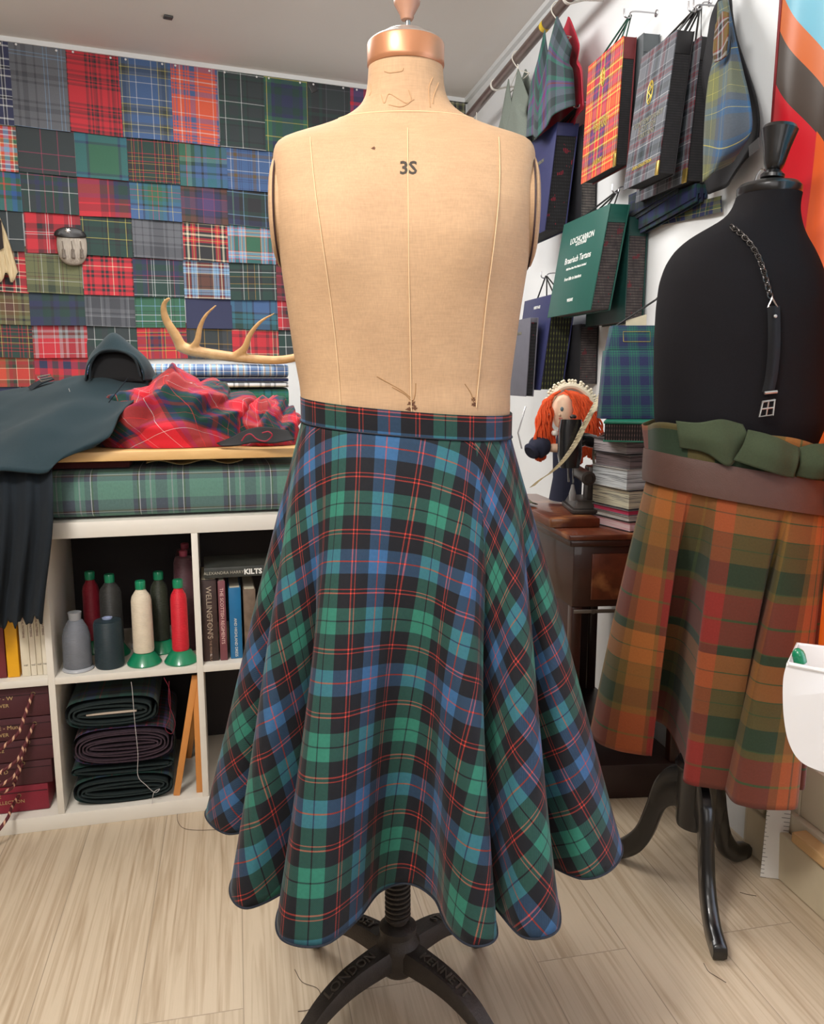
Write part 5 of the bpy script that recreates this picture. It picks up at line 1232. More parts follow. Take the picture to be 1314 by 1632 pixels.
tp = [v for v in bm.verts if abs(v.co.z-mp_(909, 668, 2.27).z) < 1e-5]; bt = [v for v in bm.verts if abs(v.co.z-mp_(909, 745, 2.27).z) < 1e-5]
bm.faces.new(tp); bm.faces.new(bt); hd = obj('head', bm, SMB, sm)
bm = new(); lathe(bm, [(.008, 0), (.010, .006), (.006, .01), (.001, .011)], mp_(914, 667, 2.27), n=14); obj('head_screw', bm, SMI, hd)
bm = new(); tube(bm, [mp_(906, 746, 2.27), mp_(907, 768, 2.27)], .0028, 8); tube(bm, [mp_(914, 746, 2.27), mp_(914, 770, 2.27)], .002, 8); obj('needle_bar', bm, STEEL, sm)
bm = new(); c_ = mp_(958, 726, 2.27); q = [c_+Vector((.016*math.cos(2*PI*k/28), -.02*math.cos(2*PI*k/28), .045*math.sin(2*PI*k/28))) for k in range(29)]; tube(bm, q, .0042, 8, cap=False)
tube(bm, [q[0], q[14]], .003, 6); tube(bm, [q[7], q[21]], .003, 6); obj('hand_wheel', bm, M('worn_wheel_steel', (150, 140, 124), .3, metal=.8), sm)
bm = new(); lathe(bm, [(.009, 0), (.010, .02), (.006, .034), (.004, .045), (.001, .046)], Vector((mp_(913, 790, 2.26).x, 2.262, zb_+.0355)), n=14); obj('oil_cup', bm, M('clear_grey_cup', (140, 140, 140), .2), sm)
# olive cloth scrap and small wooden stick on the desk
bm = new(); sheet(bm, 40, 24, lambda u, v: dk(-.005+.13*u-.10, .30+.26*v, DZ+.030+.018*math.sin(PI*u)*math.sin(PI*v)+.008*abs(math.sin(u*9+v*5))), lambda u, v: (u*.16, v*.2), thick=.002)
obj('cloth_scrap', bm, M('olive_scrap', (86, 88, 70), .9, var=.6, scale=50), label='crumpled olive cloth scrap on the desk left of the machine', cat='cloth', auto=180)
# pile of sample books
pile = [(.7505, .778, (222, 196, 196), (196, 60, 90), -.26, .19, 'pale pink edged sample book at the bottom of the pile'),
        (.7785, .792, (200, 196, 190), (120, 118, 112), -.30, .185, 'thin ivory sample book, second from the bottom'),
        (.7925, .808, (196, 60, 92), (150, 40, 70), -.27, .18, 'bright pink sample book low in the pile'),
        (.8085, .860, (206, 202, 176), (72, 74, 84), -.33, .185, 'cream and grey sample book in the middle of the pile'),
        (.8605, .915, (202, 208, 210), (60, 62, 68), -.36, .18, 'pale blue and white sample book above the cream one'),
        (.9155, .952, (120, 106, 108), (34, 34, 38), -.30, .17, 'dark paged sample book with green edge'),
        (.9525, .990, (170, 162, 164), (40, 40, 44), -.38, .175, 'silver grey paged sample book just under the green bound one')]
for i, (z0, z1, ca, cb, rot, wd, lab) in enumerate(pile):
    c = Vector((.628+.004*math.sin(i*3), 2.227, z0)); rot = rot*.6-.97; wd -= .025; ex = Vector((math.cos(rot), math.sin(rot), 0)); ey = Vector((-math.sin(rot), math.cos(rot), 0))
    t = thing('sample_book', lab, 'sample book', c, 'sample books piled on the sewing desk'); h = z1-z0
    pk = NT('pile_pages_%d' % i); co_ = pk.n('TexCoord').outputs['Object']; mp3 = pk.n('Mapping'); pk.l(co_, mp3.inputs[0]); mp3.inputs['Scale'].default_value = (8, 8, 420)
    rr_ = pk.n('ValToRGB'); pk.l(pk.noise(mp3.outputs[0], 1, 3), rr_.inputs[0]); rr_.color_ramp.elements[0].position = .36; rr_.color_ramp.elements[1].position = .52
    rr_.color_ramp.elements[0].color = lin(cb); rr_.color_ramp.elements[1].color = lin(ca); pk.l(rr_.outputs[0], pk.b.inputs['Base Color']); pk.b.inputs['Roughness'].default_value = .9; pm = pk.m
    b = new(); box(b, c+Vector((0, 0, h/2)), (wd, .20, h-.005), ex, ey); boxuv(b)
    uvl = b.loops.layers.uv.active
    for f in b.faces:
        for l in f.loops: l[uvl].uv = (l.vert.co.z*1.3, l.vert.co.dot(ex)+l.vert.co.dot(ey))
    obj('pages', b, pm, t)
    for zz, nm in ((z0+.0012, 'lower_cover'), (z1-.0014, 'upper_cover')):
        b = new(); box(b, Vector((c.x, c.y, zz)), (wd+.006, .206, .0022), ex, ey, bevel=.0006); obj(nm, b, M('pile_cover_%d' % (i % 3), [(48, 48, 52), (180, 176, 170), (120, 116, 118)][i % 3], .5), t)
GBR = M('bright_green_board', (22, 112, 88), .4, var=.06)
rot = -.28; c = Vector((.613, 2.158, .9905)); ex = Vector((math.cos(rot), math.sin(rot), 0)); ey = Vector((-math.sin(rot), math.cos(rot), 0))
t = thing('sample_book', 'green bound sample book on top of the pile on the desk', 'sample book', c, 'sample books piled on the sewing desk')
for z0, z1, nm, m, dw in ((0, .004, 'lower_cover', GBR, 0), (.0042, .046, 'pages', PG_D, -.006), (.0462, .052, 'upper_cover', GBR, 0)):
    b = new(); box(b, c+Vector((0, 0, (z0+z1)/2)), (.20+dw, .21+dw, z1-z0), ex, ey, bevel=.001 if dw == 0 else 0); boxuv(b); obj(nm, b, pages_m('dark_vertical_pages', (26, 24, 26), (120, 96, 90), 500) if nm == 'pages' else m, t)
# watch tartan case
BW = tartan('case_tartan', 'N6 q1 N1 q2.4 N1 q1', .052, rough=.6)
t = thing('tartan_case', 'green and navy tartan covered sample case standing on the green book', 'case', (.62, 2.2, 1.043))
def cs(x, z, d): return Vector((x, 2.185+(z-1.043)*.30+d, z))
b = new(); hexa(b, [cs(.503, 1.0435, 0), cs(.735, 1.0435, 0), cs(.735, 1.0435, .05), cs(.503, 1.0435, .05), cs(.525, 1.225, 0), cs(.735, 1.225, 0), cs(.735, 1.225, .05), cs(.525, 1.225, .05)], bevel=.002); boxuv(b); obj('case_body', b, BW, t)
b = new(); hexa(b, [cs(.530, 1.2255, .006), cs(.735, 1.2255, .006), cs(.735, 1.2255, .05), cs(.530, 1.2255, .05), cs(.546, 1.292, .008), cs(.735, 1.292, .008), cs(.735, 1.292, .05), cs(.546, 1.292, .05)], bevel=.002); boxuv(b); li = obj('lid_flap', b, BW, t)
b = new(); q = [cs(.572, 1.248, .0035), cs(.645, 1.248, .0035), cs(.645, 1.275, .0035), cs(.572, 1.275, .0035)]; tube(b, q+[q[0]], .0008, 4); obj('gilt_frame', b, GF, li)
b = new(); tube(b, [cs(.56, 1.292, .03), Vector((.66, 2.27, 1.36)), Vector((.70, 2.28, 1.40))], .003, 6); obj('carry_cord', b, BLK, t)
b = new(); box(b, cs(.615, 1.300, .03), (.06, .002, .03), ex=(1, .1, .3)); obj('paper_tag', b, M('cream_tag', (220, 212, 184), .7), t)
# ================================================================= rag doll
YD = 2.46; dl = thing('rag_doll', 'red haired rag doll with white lace headband and navy sleeves behind the sewing machine', 'doll', (atY(895, 760, YD).x, YD, DZ))
dp = lambda x, y, Y=YD: atY(x, y, Y)
SKIN = M('cream_cloth_skin', (232, 200, 172), .85, var=.04)
b = new(); c = dp(897, 655, YD-.02); lathe(b, [(.001, -.052), (.022, -.046), (.036, -.025), (.040, 0), (.036, .026), (.022, .044), (.001, .050)], c, n=32, sx=.85, sy=.9); hd = obj('head', b, SKIN, dl)
b = new(); lathe(b, [(.001, 0), (.005, .001), (.001, .003)], dp(896, 652, YD-.0565), (0, -1, 0), 12, sy=1.3); obj('painted_eye', b, M('grey_blue_eye', (90, 110, 120), .5), hd)
b = new(); lathe(b, [(.001, 0), (.004, .002), (.001, .004)], dp(892, 661, YD-.055), (0, -1, 0), 10); obj('nose', b, SKIN, hd)
b = new(); lathe(b, [(.001, 0), (.004, .001), (.001, .002)], dp(894, 667, YD-.053), (0, -1, 0), 10, sx=1.6, sy=.5); obj('mouth', b, M('red_mouth', (180, 60, 60), .5), hd)
HR = M('orange_yarn', (226, 84, 34), .8, var=.25, scale=200)
random.seed(3)
def strands(n, start, end, spread, nm, curl=.004, push=0):
    b = new()
    for i in range(n):
        f = (i+.5)/n; s = start(f); e = end(f); m = s*.5+e*.5+Vector((push+random.uniform(-spread, spread), -random.uniform(.0, .02), random.uniform(-.01, .01)))
        P = spline([s, s*.75+m*.25+Vector((push*.9, -.006, .002)), m, e], 7)
        P = [p+Vector((curl*math.sin(k*.9+i), curl*.5*math.cos(k*1.1+i), 0))*min(1, k/8) for k, p in enumerate(P)]
        tube(b, P, .0034, 5)
    return obj(nm, b, HR, dl)
strands(30, lambda f: dp(881+13*f, 632-9*f, YD-.045), lambda f: dp(850+36*f, 722+14*math.sin(f*5), YD-.045+.02*f), .004, 'hair', push=-.020)
strands(56, lambda f: dp(900+22*f, 622+6*f, YD-.060+.04*f), lambda f: dp(913+50*f, 735-34*max(0, f-.5)*2+10*math.sin(f*11), YD-.05+.05*f), .008, 'hair', push=.016)
b = new(); lathe(b, [(.001, -.045), (.03, -.04), (.047, -.01), (.050, .015), (.040, .040), (.022, .052), (.001, .056)], dp(909, 652, YD+.022), n=32); obj('hair', b, HR, dl)
LC = M('ivory_lace', (232, 224, 200), .8, var=.1)
b = new()
arc_ = spline([dp(x, y, YD-.02) for x, y in ((880, 640), (886, 625), (900, 616), (918, 616), (934, 626), (944, 640), (950, 655))], 8)
tube(b, arc_, .009, 8)
hb_ = obj('lace_band', b, LC, dl)
b = new()
for i, p in enumerate(arc_):
    if i % 2 == 0:
        for dz, rr in ((.008, .0062), (.016, .0050)):
            cc = sum(arc_, Vector())/len(arc_); o_ = (p-cc-Vector((0, 0, -.02))).normalized()
            lathe(b, [(.0001, -rr), (rr*.8, -rr*.5), (rr, 0), (rr*.8, rr*.5), (.0001, rr)], p+o_*dz+Vector((.003*math.sin(i*2), 0, 0)), n=8)
obj('lace_loops', b, LC, hb_)
NVD = M('navy_doll_cloth', (30, 34, 54), .9, var=.2)
b = new(); tube(b, spline([dp(845, 722, YD-.06), dp(852, 716, YD-.05), dp(862, 712, YD-.04), dp(874, 712, YD-.03)], 5), [.020, .024, .027, .026, .024, .026, .030, .033, .034, .034, .033, .031, .030, .027, .024, .016], 16); obj('sleeve', b, NVD, dl)
b = new(); tube(b, spline([dp(872, 713, YD-.03), dp(888, 714, YD-.03), dp(900, 712, YD-.02), dp(905, 700, YD)], 5), [.013]*8+[.015]*8, 12); obj('arm', b, SKIN, dl)
b = new(); tube(b, [dp(898, 690, YD+.02), dp(900, 720, YD+.03), dp(905, 760, YD+.03), Vector((dp(905, 760).x, YD+.03, DZ+.0275))], [.018, .036, .045, .05], 20); obj('dress', b, NVD, dl)
b = new(); lathe(b, [(.001, -.010), (.009, -.006), (.011, 0), (.009, .006), (.001, .010)], dp(885, 690, YD-.05), n=12); obj('bead', b, M('pearl_bead', (230, 224, 214), .3), dl)
# tape measure trailing over the machine
TAPE = NT('tape'); co = TAPE.n('TexCoord').outputs['UV']; s_ = TAPE.n('SeparateXYZ'); TAPE.l(co, s_.inputs[0])
tk = TAPE.math('LESS_THAN', TAPE.math('FRACT', TAPE.math('MULTIPLY', s_.outputs[1], 100)), .16); ed = TAPE.math('LESS_THAN', s_.outputs[0], .4)
TAPE.l(TAPE.mix(TAPE.math('MULTIPLY', tk, ed), lin((240, 230, 200)), lin((70, 64, 54))), TAPE.b.inputs['Base Color']); TAPE.b.inputs['Roughness'].default_value = .5
pl = spline([atY(x, y, Y) for x, y, Y in ((960, 625, 2.36), (948, 648, 2.24), (932, 678, 2.22), (918, 706, 2.21), (900, 732, 2.20), (880, 752, 2.21), (862, 764, 2.24), (848, 776, 2.30))], 8)
W8 = [.010]*60
bm = new(); sheet(bm, 2, len(pl)-1, lambda u, v: pl[int(round(v*(len(pl)-1)))]+Vector((.0105, .002, .004))*(u*2-1)*(1 if v < .7 else .8), lambda u, v: (u, v*.36), thick=.0006)
obj('tape_measure', bm, TAPE.m, label='cream tape measure trailing diagonally over the sewing machine', cat='tape measure', auto=180)
# cream shears or stand wire at the wall
bm = new(); tube(bm, [atY(838, 648, 2.75), atY(826, 690, 2.72), atY(832, 715, 2.70)], .003, 6); obj('wire_stand', bm, STEEL, label='thin steel wire stand beside the dress form waist', cat='stand')
# ================================================================= black dress form with kilt
KX, KY = .668, 1.700
bf_ = thing('dress_form', 'black dress form on a glossy black tripod wearing the autumn tartan kilt', 'dress form', (KX, KY, 0))
BLC = NT('black_jersey'); co = BLC.n('TexCoord').outputs['Object']; nn = BLC.noise(co, 500, 2)
BLC.l(BLC.mix(nn, lin((17, 16, 18)), lin((30, 28, 31))), BLC.b.inputs['Base Color']); BLC.b.inputs['Roughness'].default_value = .9; BLC.b.inputs['Specular IOR Level'].default_value = .15; BLC.bump(nn, .15, .0005); BLC = BLC.m
Y2 = 1.66
BT = [(765, 1100, 1258, .07, .08), (735, 1075, 1284, .095, .10), (670, 1047, 1310, .118, .12), (600, 1046, 1312, .122, .122), (540, 1047, 1313, .128, .124), (490, 1050, 1312, .128, .124), (450, 1055, 1308, .120, .12), (422, 1064, 1300, .108, .11), (400, 1078, 1291, .096, .10),
      (382, 1097, 1281, .085, .09), (366, 1124, 1275, .075, .082), (352, 1150, 1272, .068, .075), (340, 1165, 1270, .063, .068), (325, 1174, 1271, .060, .063), (312, 1178, 1274, .058, .060)]
BTT = [(atY(1180, y, Y2).z, atY(l, y, Y2).x, atY(r, y, Y2).x, fd, bd, 2.25) for y, l, r, fd, bd in BT]
def form2(t, z, h=0):
    l, r, fd, bd, n = lerp_tab(BTT, z); c, s = sup(t, n); a = (r-l)/2+h
    return Vector(((l+r)/2+a*c, Y2+(-s*(fd+h) if s > 0 else -s*(bd+h)), z))
bm = new(); za_, zb2 = BTT[0][0], BTT[-1][0]; NZ2 = 70
sheet(bm, 72, NZ2, lambda u, v: form2(2*PI*u, za_+(zb2-za_)*v), closed=True)
for _ in range(3): bmesh.ops.smooth_vert(bm, verts=[v for v in bm.verts if za_+.002 < v.co.z < zb2-.002], factor=.5, use_axis_x=True, use_axis_y=True, use_axis_z=False)
bm.faces.new([v for v in bm.verts if abs(v.co.z-za_) < 1e-6]) if 0 else None
t2 = obj('torso', bm, BLC, bf_, auto=180)
GLB = M('glossy_black_wood', (14, 13, 14), .32, coat=.35, var=.05)
l, r, *_ = lerp_tab(BTT, zb2); rc2 = (r-l)/2; xc2 = (l+r)/2
bm = new(); lathe(bm, [(rc2-.002, -.002), (rc2+.001, .004), (rc2+.001, .014), (rc2-.005, .021), (rc2-.020, .025), (.020, .027)], (xc2, Y2, zb2), n=48); obj('neck_cap', bm, GLB, bf_)
kn = Vector((.10, .02, 1)).normalized()
kb = Vector((xc2+.004, Y2, zb2+.029))
bm = new(); lathe(bm, [(.018, 0), (.022, .003), (.0225, .009), (.016, .015), (.013, .018), (.015, .020), (.019, .030), (.025, .060), (.032, .086), (.0335, .092), (.029, .099), (.014, .103), (.001, .104)], kb, kn, 40); obj('finial', bm, GLB, bf_)
# pole and tripod
bm = new(); lathe(bm, [(.016, .30), (.016, .86)], (KX-.022, KY, 0), n=24); obj('pole', bm, GLB, bf_)
PC = Vector((KX-.030, KY, 0))
bm = new(); lathe(bm, [(.03, .155), (.040, .16), (.042, .17), (.042, .29), (.046, .295), (.050, .305), (.044, .315), (.03, .318)], PC, n=40); obj('hub', bm, GLB, bf_)
for fx, fy in ((.616, 1.468), (.462, 1.842), (.812, 1.826)):
    d = Vector((fx-PC.x, fy-PC.y, 0)); L = d.length; d.normalize(); sd = Vector((-d.y, d.x, 0))
    up_ = spline([(.03, 0, .295), (.10, 0, .297), (.30, 0, .275), (.42, 0, .235), (.50, 0, .170), (.60, 0, .105), (.78, 0, .055), (.95, 0, .040), (1.02, 0, .034), (1.04, 0, .022)], 5)
    lo_ = spline([(.03, 0, .185), (.10, 0, .187), (.22, 0, .190), (.32, 0, .165), (.42, 0, .095), (.54, 0, .045), (.74, 0, .010), (.92, 0, .001), (1.00, 0, .0005), (1.03, 0, .006)], 5)
    bm = new(); rings = []
    for a_, b_ in zip(up_, lo_):
        pu = PC+d*(a_.x*L)+Vector((0, 0, a_.z)); pl2 = PC+d*(b_.x*L)+Vector((0, 0, b_.z)); w_ = .014; md_ = (pu-pl2)
        rings.append([bm.verts.new(p) for p in (pu+sd*w_*.6, pu+sd*w_-md_*.12, pl2+sd*w_+md_*.12, pl2+sd*w_*.6, pl2-sd*w_*.6, pl2-sd*w_+md_*.12, pu-sd*w_-md_*.12, pu-sd*w_*.6)])
    for a_, b_ in zip(rings, rings[1:]):
        for k in range(8): bm.faces.new((a_[k], a_[(k+1) % 8], b_[(k+1) % 8], b_[k]))
    bm.faces.new(rings[0]); bm.faces.new(rings[-1]); obj('leg', bm, GLB, bf_, auto=50)
# kilt
KT = tartan('autumn_tartan', 'z4 s3 o3.6 f.2 o3.4 s1.8 v1.5 v4 z5 f.5 z3 v4.5 f.2 z8.3 z4 s5 z3.5 f.2 z3.8 s2.2 o2.2 f.2 o1.9 s4 z8 v8 z8 s6', 1.0, mirror=False, s2='v6.5 f.6 v6.5 f.3 z2.5 o4.5 f.4 o4.5 f.3 s3.5 f.3 s3.5 z6 f.3 s2', period2=.339, off=(0, .422), twill=.0022, rough=.9, fac=.5)
kt = thing('kilt', 'orange, olive and red pleated tartan kilt belted on the black dress form', 'kilt', (KX, KY, .31))
KH = [(-150, .60, 1.99), (-128, .52, 1.93), (-112, .455, 1.91), (-98, .432, 1.86), (-84, .438, 1.80), (-72, .470, 1.762), (-60, .512, 1.742), (-50, .538, 1.735), (-45.5, .546, 1.75), (-43, .548, 1.88), (-37, .590, 1.93), (-30, .625, 1.88), (-26, .600, 1.68), (-24.5, .578, 1.622),
      (-19, .588, 1.600), (-8, .615, 1.590), (4, .655, 1.580), (8, .668, 1.60), (11, .690, 1.72), (14, .675, 1.70), (16, .648, 1.550), (24, .668, 1.512), (38, .715, 1.500), (50, .762, 1.503), (55, .775, 1.53), (58, .770, 1.60), (64, .780, 1.60), (72, .815, 1.58), (84, .835, 1.63), (96, .838, 1.72), (112, .82, 1.80), (135, .76, 1.90), (165, .68, 1.96)]
kp = spline([(KH[-1][0]-360,)+KH[-1][1:]]+KH+[(KH[0][0]+360,)+KH[0][1:], (KH[1][0]+360,)+KH[1][1:]], 10)
kp = [p for p in kp if KH[0][0]-.001 <= p.x <= KH[0][0]+360.001]
NK = len(kp)-1; ka = [0]
for a_, b_ in zip(kp, kp[1:]): ka.append(ka[-1]+math.hypot(b_.y-a_.y, b_.z-a_.z))
def ztop(x): return 1.058-.16*(x-.50) if x > .5 else 1.058
def wz(x, y): return -.17*(x-.49)
def waist2(a, h=0):
    cs_ = sup(a-PI/2, 2.25); return (.667+(.176+h)*cs_[0], Y2+(.126+h)*cs_[1])
def kl(i, t):
    a = R(kp[i % NK].x); wx, wy = waist2(a, .004)
    hx_, hy_ = kp[i % NK].y, kp[i % NK].z
    z0 = .945+wz(wx, wy); zz = z0+(.306-.12*(hx_-.66)*0+.03*(hy_-1.6)*0-z0)*t
    k = t**.85
    # near the waist the pleats lie flat
    e = max(0, 1-t)**3*.5
    ax, ay = wx+(.668+ .235*math.sin(a)-wx)*t, wy+(1.72-.20*math.cos(a)-wy)*t
    x = (wx+(hx_-wx)*k)*(1-e)+ax*e; y = (wy+(hy_-wy)*k)*(1-e)+ay*e
    return Vector((x, y, zz))
UK = [(-160, -.12), (-112, -.03), (-84, .02), (-50, .175), (-25, .30), (8, .43), (16, .52), (50, .66), (84, .74), (215, .88)]
def ukilt(a):
    for (x0, u0), (x1, u1) in zip(UK, UK[1:]):
        if a <= x1: return u0+(u1-u0)*(a-x0)/(x1-x0)
    return .88
bm = new(); uvl = bm.loops.layers.uv.verify(); NV2 = 50
G = [[bm.verts.new(kl(i, j/NV2)) for i in range(NK)] for j in range(NV2+1)]
for j in range(NV2):
    for i in range(NK):
        q = ((i, j), (i+1, j), (i+1, j+1), (i, j+1)); f = bm.faces.new([G[b_][a_ % NK] for a_, b_ in q])
        for l_, (a_, b_) in zip(f.loops, q): l_[uvl].uv = (ukilt(kp[a_].x), b_/NV2*.64)
ko = obj('pleated_skirt', bm, KT, kt, auto=50); md = ko.modifiers.new('thickness', 'SOLIDIFY'); md.thickness = .003; md.offset = -1
# cloth above the belt
def uppr(u, v):
    a = 2*PI*u-PI; h = .006+.010*(1-v)+.004*math.sin(a*9)*(1-v); wx, wy = waist2(a, h)
    zt = 1.061-.13*max(0, wx-.52)+.006*math.sin(a*5+1); zb = .975+wz(wx, wy)
    return Vector((wx, wy, zt+(zb-zt)*v))
bm = new(); sheet(bm, 150, 12, uppr, lambda u, v: (u*1.0+.10, v*.08+.12), thick=.003, closed=True); obj('kilt_top', bm, KT, kt, auto=180)
OLV = M('olive_wool', (58, 68, 46), .95, var=.2, scale=300, bump=.3)
def F2(x, y, h): p = atY(x, y, 1.53); return Vector((p.x, p.y+h, p.z))
for nm, g in (('folded_flap', [[(1086, 672, .03), (1115, 674, .01), (1150, 668, 0), (1185, 676, 0)], [(1088, 695, .025), (1120, 700, -.005), (1158, 700, -.015), (1188, 690, -.01)], [(1092, 716, .03), (1125, 722, .0), (1160, 742, -.01), (1188, 706, -.005)]]),
              ('folded_flap', [[(1190, 684, -.01), (1215, 690, -.02), (1240, 700, -.025), (1268, 712, -.02)], [(1178, 708, -.02), (1208, 716, -.035), (1238, 728, -.035), (1262, 734, -.03)], [(1164, 732, -.018), (1200, 744, -.03), (1232, 754, -.028), (1258, 760, -.02)]]),
              ('folded_flap', [[(1266, 714, -.01), (1290, 706, -.02), (1318, 706, -.01), (1340, 705, .0)], [(1268, 736, -.02), (1292, 736, -.035), (1320, 734, -.03), (1345, 733, 0)], [(1266, 758, -.01), (1290, 762, -.02), (1318, 760, -.01), (1340, 760, .0)]])):
    bm = new(); patch(bm, [[F2(*q) for q in r_] for r_ in g], 8, 8, thick=.004, wob=lambda u, v, p: (0, .003*math.sin(u*9), 0)); obj(nm, bm, OLV, kt, auto=180)
# leather belt
LTH = M('brown_belt_leather', (84, 58, 50), .5, var=.15, scale=50, bump=.3, bscale=600)
bl_ = thing('leather_belt', 'wide dark brown leather belt round the kilt', 'belt', (KX, KY, .91))
def beltf(u, v):
    a = 2*PI*u-PI; bul = .0012*(1-(2*v-1)**4); wx, wy = waist2(a, .013+bul); return Vector((wx, wy, 1.008+wz(wx, wy)-.066*v))
bm = new(); sheet(bm, 150, 10, beltf, thick=.0035, closed=True); obj('strap', bm, LTH, bl_, auto=60)
def tipf(u, v):
    a = R(38+44*u); wx, wy = waist2(a, .0195); h_ = .030*(1-max(0, .16-u)/.16*.55)**1.0; cz = 1.008-.033+wz(wx, wy)
    h_ = .031*math.sqrt(max(.02, 1-(max(0, .22-u)/.22)**2)); return Vector((wx, wy, cz+h_-2*h_*v))
bm = new(); sheet(bm, 40, 8, tipf, thick=.004); tp_ = obj('belt_tip', bm, LTH, bl_, auto=60)
bm = new()
for k in range(7):
    for s_ in (.30, .70):
        p = tipf(.55+.06*k, s_); q = tipf(.55+.06*k, s_)
        a = R(38+44*(.55+.06*k)); wx, wy = waist2(a, .0240); lathe(bm, [(.001, 0), (.0022, 0), (.0022, .001), (.001, .001)], Vector((wx, wy, p.z)), (math.sin(a), -math.cos(a), 0), 8)
obj('punched_holes', bm, M('hole_black', (16, 12, 12), .8), tp_)
bm = new(); w1 = tipf(1.0, 0); w2 = tipf(1.0, 1); w3 = w2+Vector((.02, .03, .003)); w4 = w1+Vector((.02, .03, -.003)); tube(bm, [w1, w2, w3, w4, w1], .004, 8); obj('buckle', bm, M('dark_brass', (90, 78, 54), .35, metal=.7), bl_)
# loose red thread, white label
bm = new(); tube(bm, spline([F2(1302, 716, -.05), F2(1310, 712, -.052), F2(1306, 726, -.05), F2(1300, 740, -.048)], 5), .0008, 5); obj('loose_thread', bm, M('orange_thread', (210, 90, 50), .6), label='short orange thread stuck on the kilt flap', cat='thread')
# sporran strap: chain and black leather
sc_ = thing('sporran_strap', 'silver chain and black leather sporran strap hanging on the black dress form', 'strap', form2(1.3, 1.2, .02))
CH_ = M('dark_chain', (96, 92, 90), .3, metal=.9)
def onform(px, py, h):       # front surface of the black form at that pixel
    lo, hi = 1.35, 1.66
    best = None
    for k in range(60):
        Y = 1.50+.22*k/59; p = atY(px, py, Y); l, r, fd, bd, n = lerp_tab(BTT, p.z); a = (r-l)/2; c = (p.x-(l+r)/2)/a
        if abs(c) >= 1: continue
        yf = Y2-fd*(1-abs(c)**n)**(1/n)
        if Y >= yf: best = Vector((p.x, yf-h, p.z)); break
    return best or atY(px, py, Y2-.02)
cp = spline([onform(x, y, .007) for x, y in ((1162, 362), (1180, 376), (1196, 394), (1208, 415), (1216, 438), (1222, 462), (1227, 480))], 9)
bm = new(); acc = 0; last = cp[0]; k = 0; dense = []
for a_, b_ in zip(cp, cp[1:]):
    for j in range(6): dense.append(a_.lerp(b_, j/6))
pts_ = [dense[0]]
for p in dense:
    if (p-pts_[-1]).length > .0072: pts_.append(p)
for i, (a_, b_) in enumerate(zip(pts_, pts_[1:])):
    d = (b_-a_).normalized(); s1 = d.cross(Vector((0, -1, 0))).normalized(); s2 = d.cross(s1); s_ = (s1+s2*.3 if i % 2 else s2+s1*.5).normalized(); c = (a_+b_)/2
    tube(bm, [c+d*.0062*math.cos(2*PI*q/10)+s_*.0042*math.sin(2*PI*q/10) for q in range(11)], .0013, 5, cap=False)
obj('chain', bm, CH_, sc_)
tr = [onform(x, y, .008) for x, y in ((1228, 476), (1221, 490), (1236, 490))]
bm = new(); tube(bm, tr+[tr[0]], .0018, 6); obj('triangle_loop', bm, SIL, sc_)
LB = M('strap_black', (30, 30, 33), .4, var=.1)
ctr = spline([onform(x, y, .010) for x, y in ((1230, 488), (1231, 520), (1230, 560), (1226, 600), (1221, 625))], 8)
bm = new(); sheet(bm, 4, len(ctr)-1, lambda u, v: ctr[int(round(v*(len(ctr)-1)))]+Vector(((u-.5)*.023, .002*abs(u-.5)*2, 0)), thick=.0035); lea = obj('leather_strap', bm, LB, sc_)
bm = new(); lathe(bm, [(.0035, 0), (.003, .002), (.001, .003)], onform(1230, 505, .015), (0, -1, 0), 12); obj('rivet', bm, SIL, lea)
bc = [onform(x, y, .014) for x, y in ((1211, 640), (1230, 637), (1226, 661), (1205, 663))]
bm = new(); tube(bm, bc+[bc[0], bc[1]], .0022, 6); tube(bm, [(bc[0]+bc[3])/2, (bc[1]+bc[2])/2], .0016, 6); tube(bm, [(bc[0]+bc[1])/2, (bc[2]+bc[3])/2], .0014, 6); obj('buckle', bm, SIL, sc_)
bm = new(); tube(bm, [onform(1213, 626, .015), onform(1233, 624, .015)], .003, 6); obj('keeper_loop', bm, SIL, lea)
# small hook and hair tie behind the neck
bm = new(); tube(bm, spline([onw(1204, 287, .03), onw(1208, 277, .04), onw(1216, 270, .045), onw(1224, 276, .03), onw(1226, 284, .0)], 5), .0025, 6); obj('wall_hook', bm, HK, label='bare curved wire hook on the wall behind the black form', cat='hook')
bm = new(); tube(bm, spline([onw(1168, 349, .02), onw(1170, 338, .03), onw(1176, 334, .03), onw(1180, 332, .0)], 5), .0022, 6); obj('wall_hook', bm, HK, label='tiny dark wire hook just left of the black form neck', cat='hook')
# ================================================================= flag hung over the window
FL = NT('satin_flag'); co = FL.n('TexCoord').outputs['UV']; s_ = FL.n('SeparateXYZ'); FL.l(co, s_.inputs[0])
wob_ = FL.math('MULTIPLY', FL.math('SUBTRACT', FL.noise(co, 2.2, 2), .5), 40/1000)
k_ = FL.math('ADD', FL.math('SUBTRACT', s_.outputs[1], FL.math('MULTIPLY', s_.outputs[0], 1.55)), wob_)
ramp = FL.n('ValToRGB'); ramp.color_ramp.interpolation = 'CONSTANT'; FL.l(FL.math('ADD', k_, .2), ramp.inputs[0]); e = ramp.color_ramp.elements
cols = [(0, (120, 200, 226)), (.150, (226, 112, 40)), (.212, (72, 58, 48)), (.305, (222, 18, 40))]
e.remove(e[1]); e[0].position = 0; e[0].color = lin(cols[0][1])
for p_, c_ in cols[1:]: q = e.new(p_); q.color = lin(c_)
lower = FL.math('GREATER_THAN', FL.math('ADD', FL.math('ADD', s_.outputs[0], FL.math('MULTIPLY', s_.outputs[1], .10)), FL.math('MULTIPLY', wob_, .6)), .0852)
low2 = FL.math('MULTIPLY', lower, FL.math('GREATER_THAN', k_, .105))
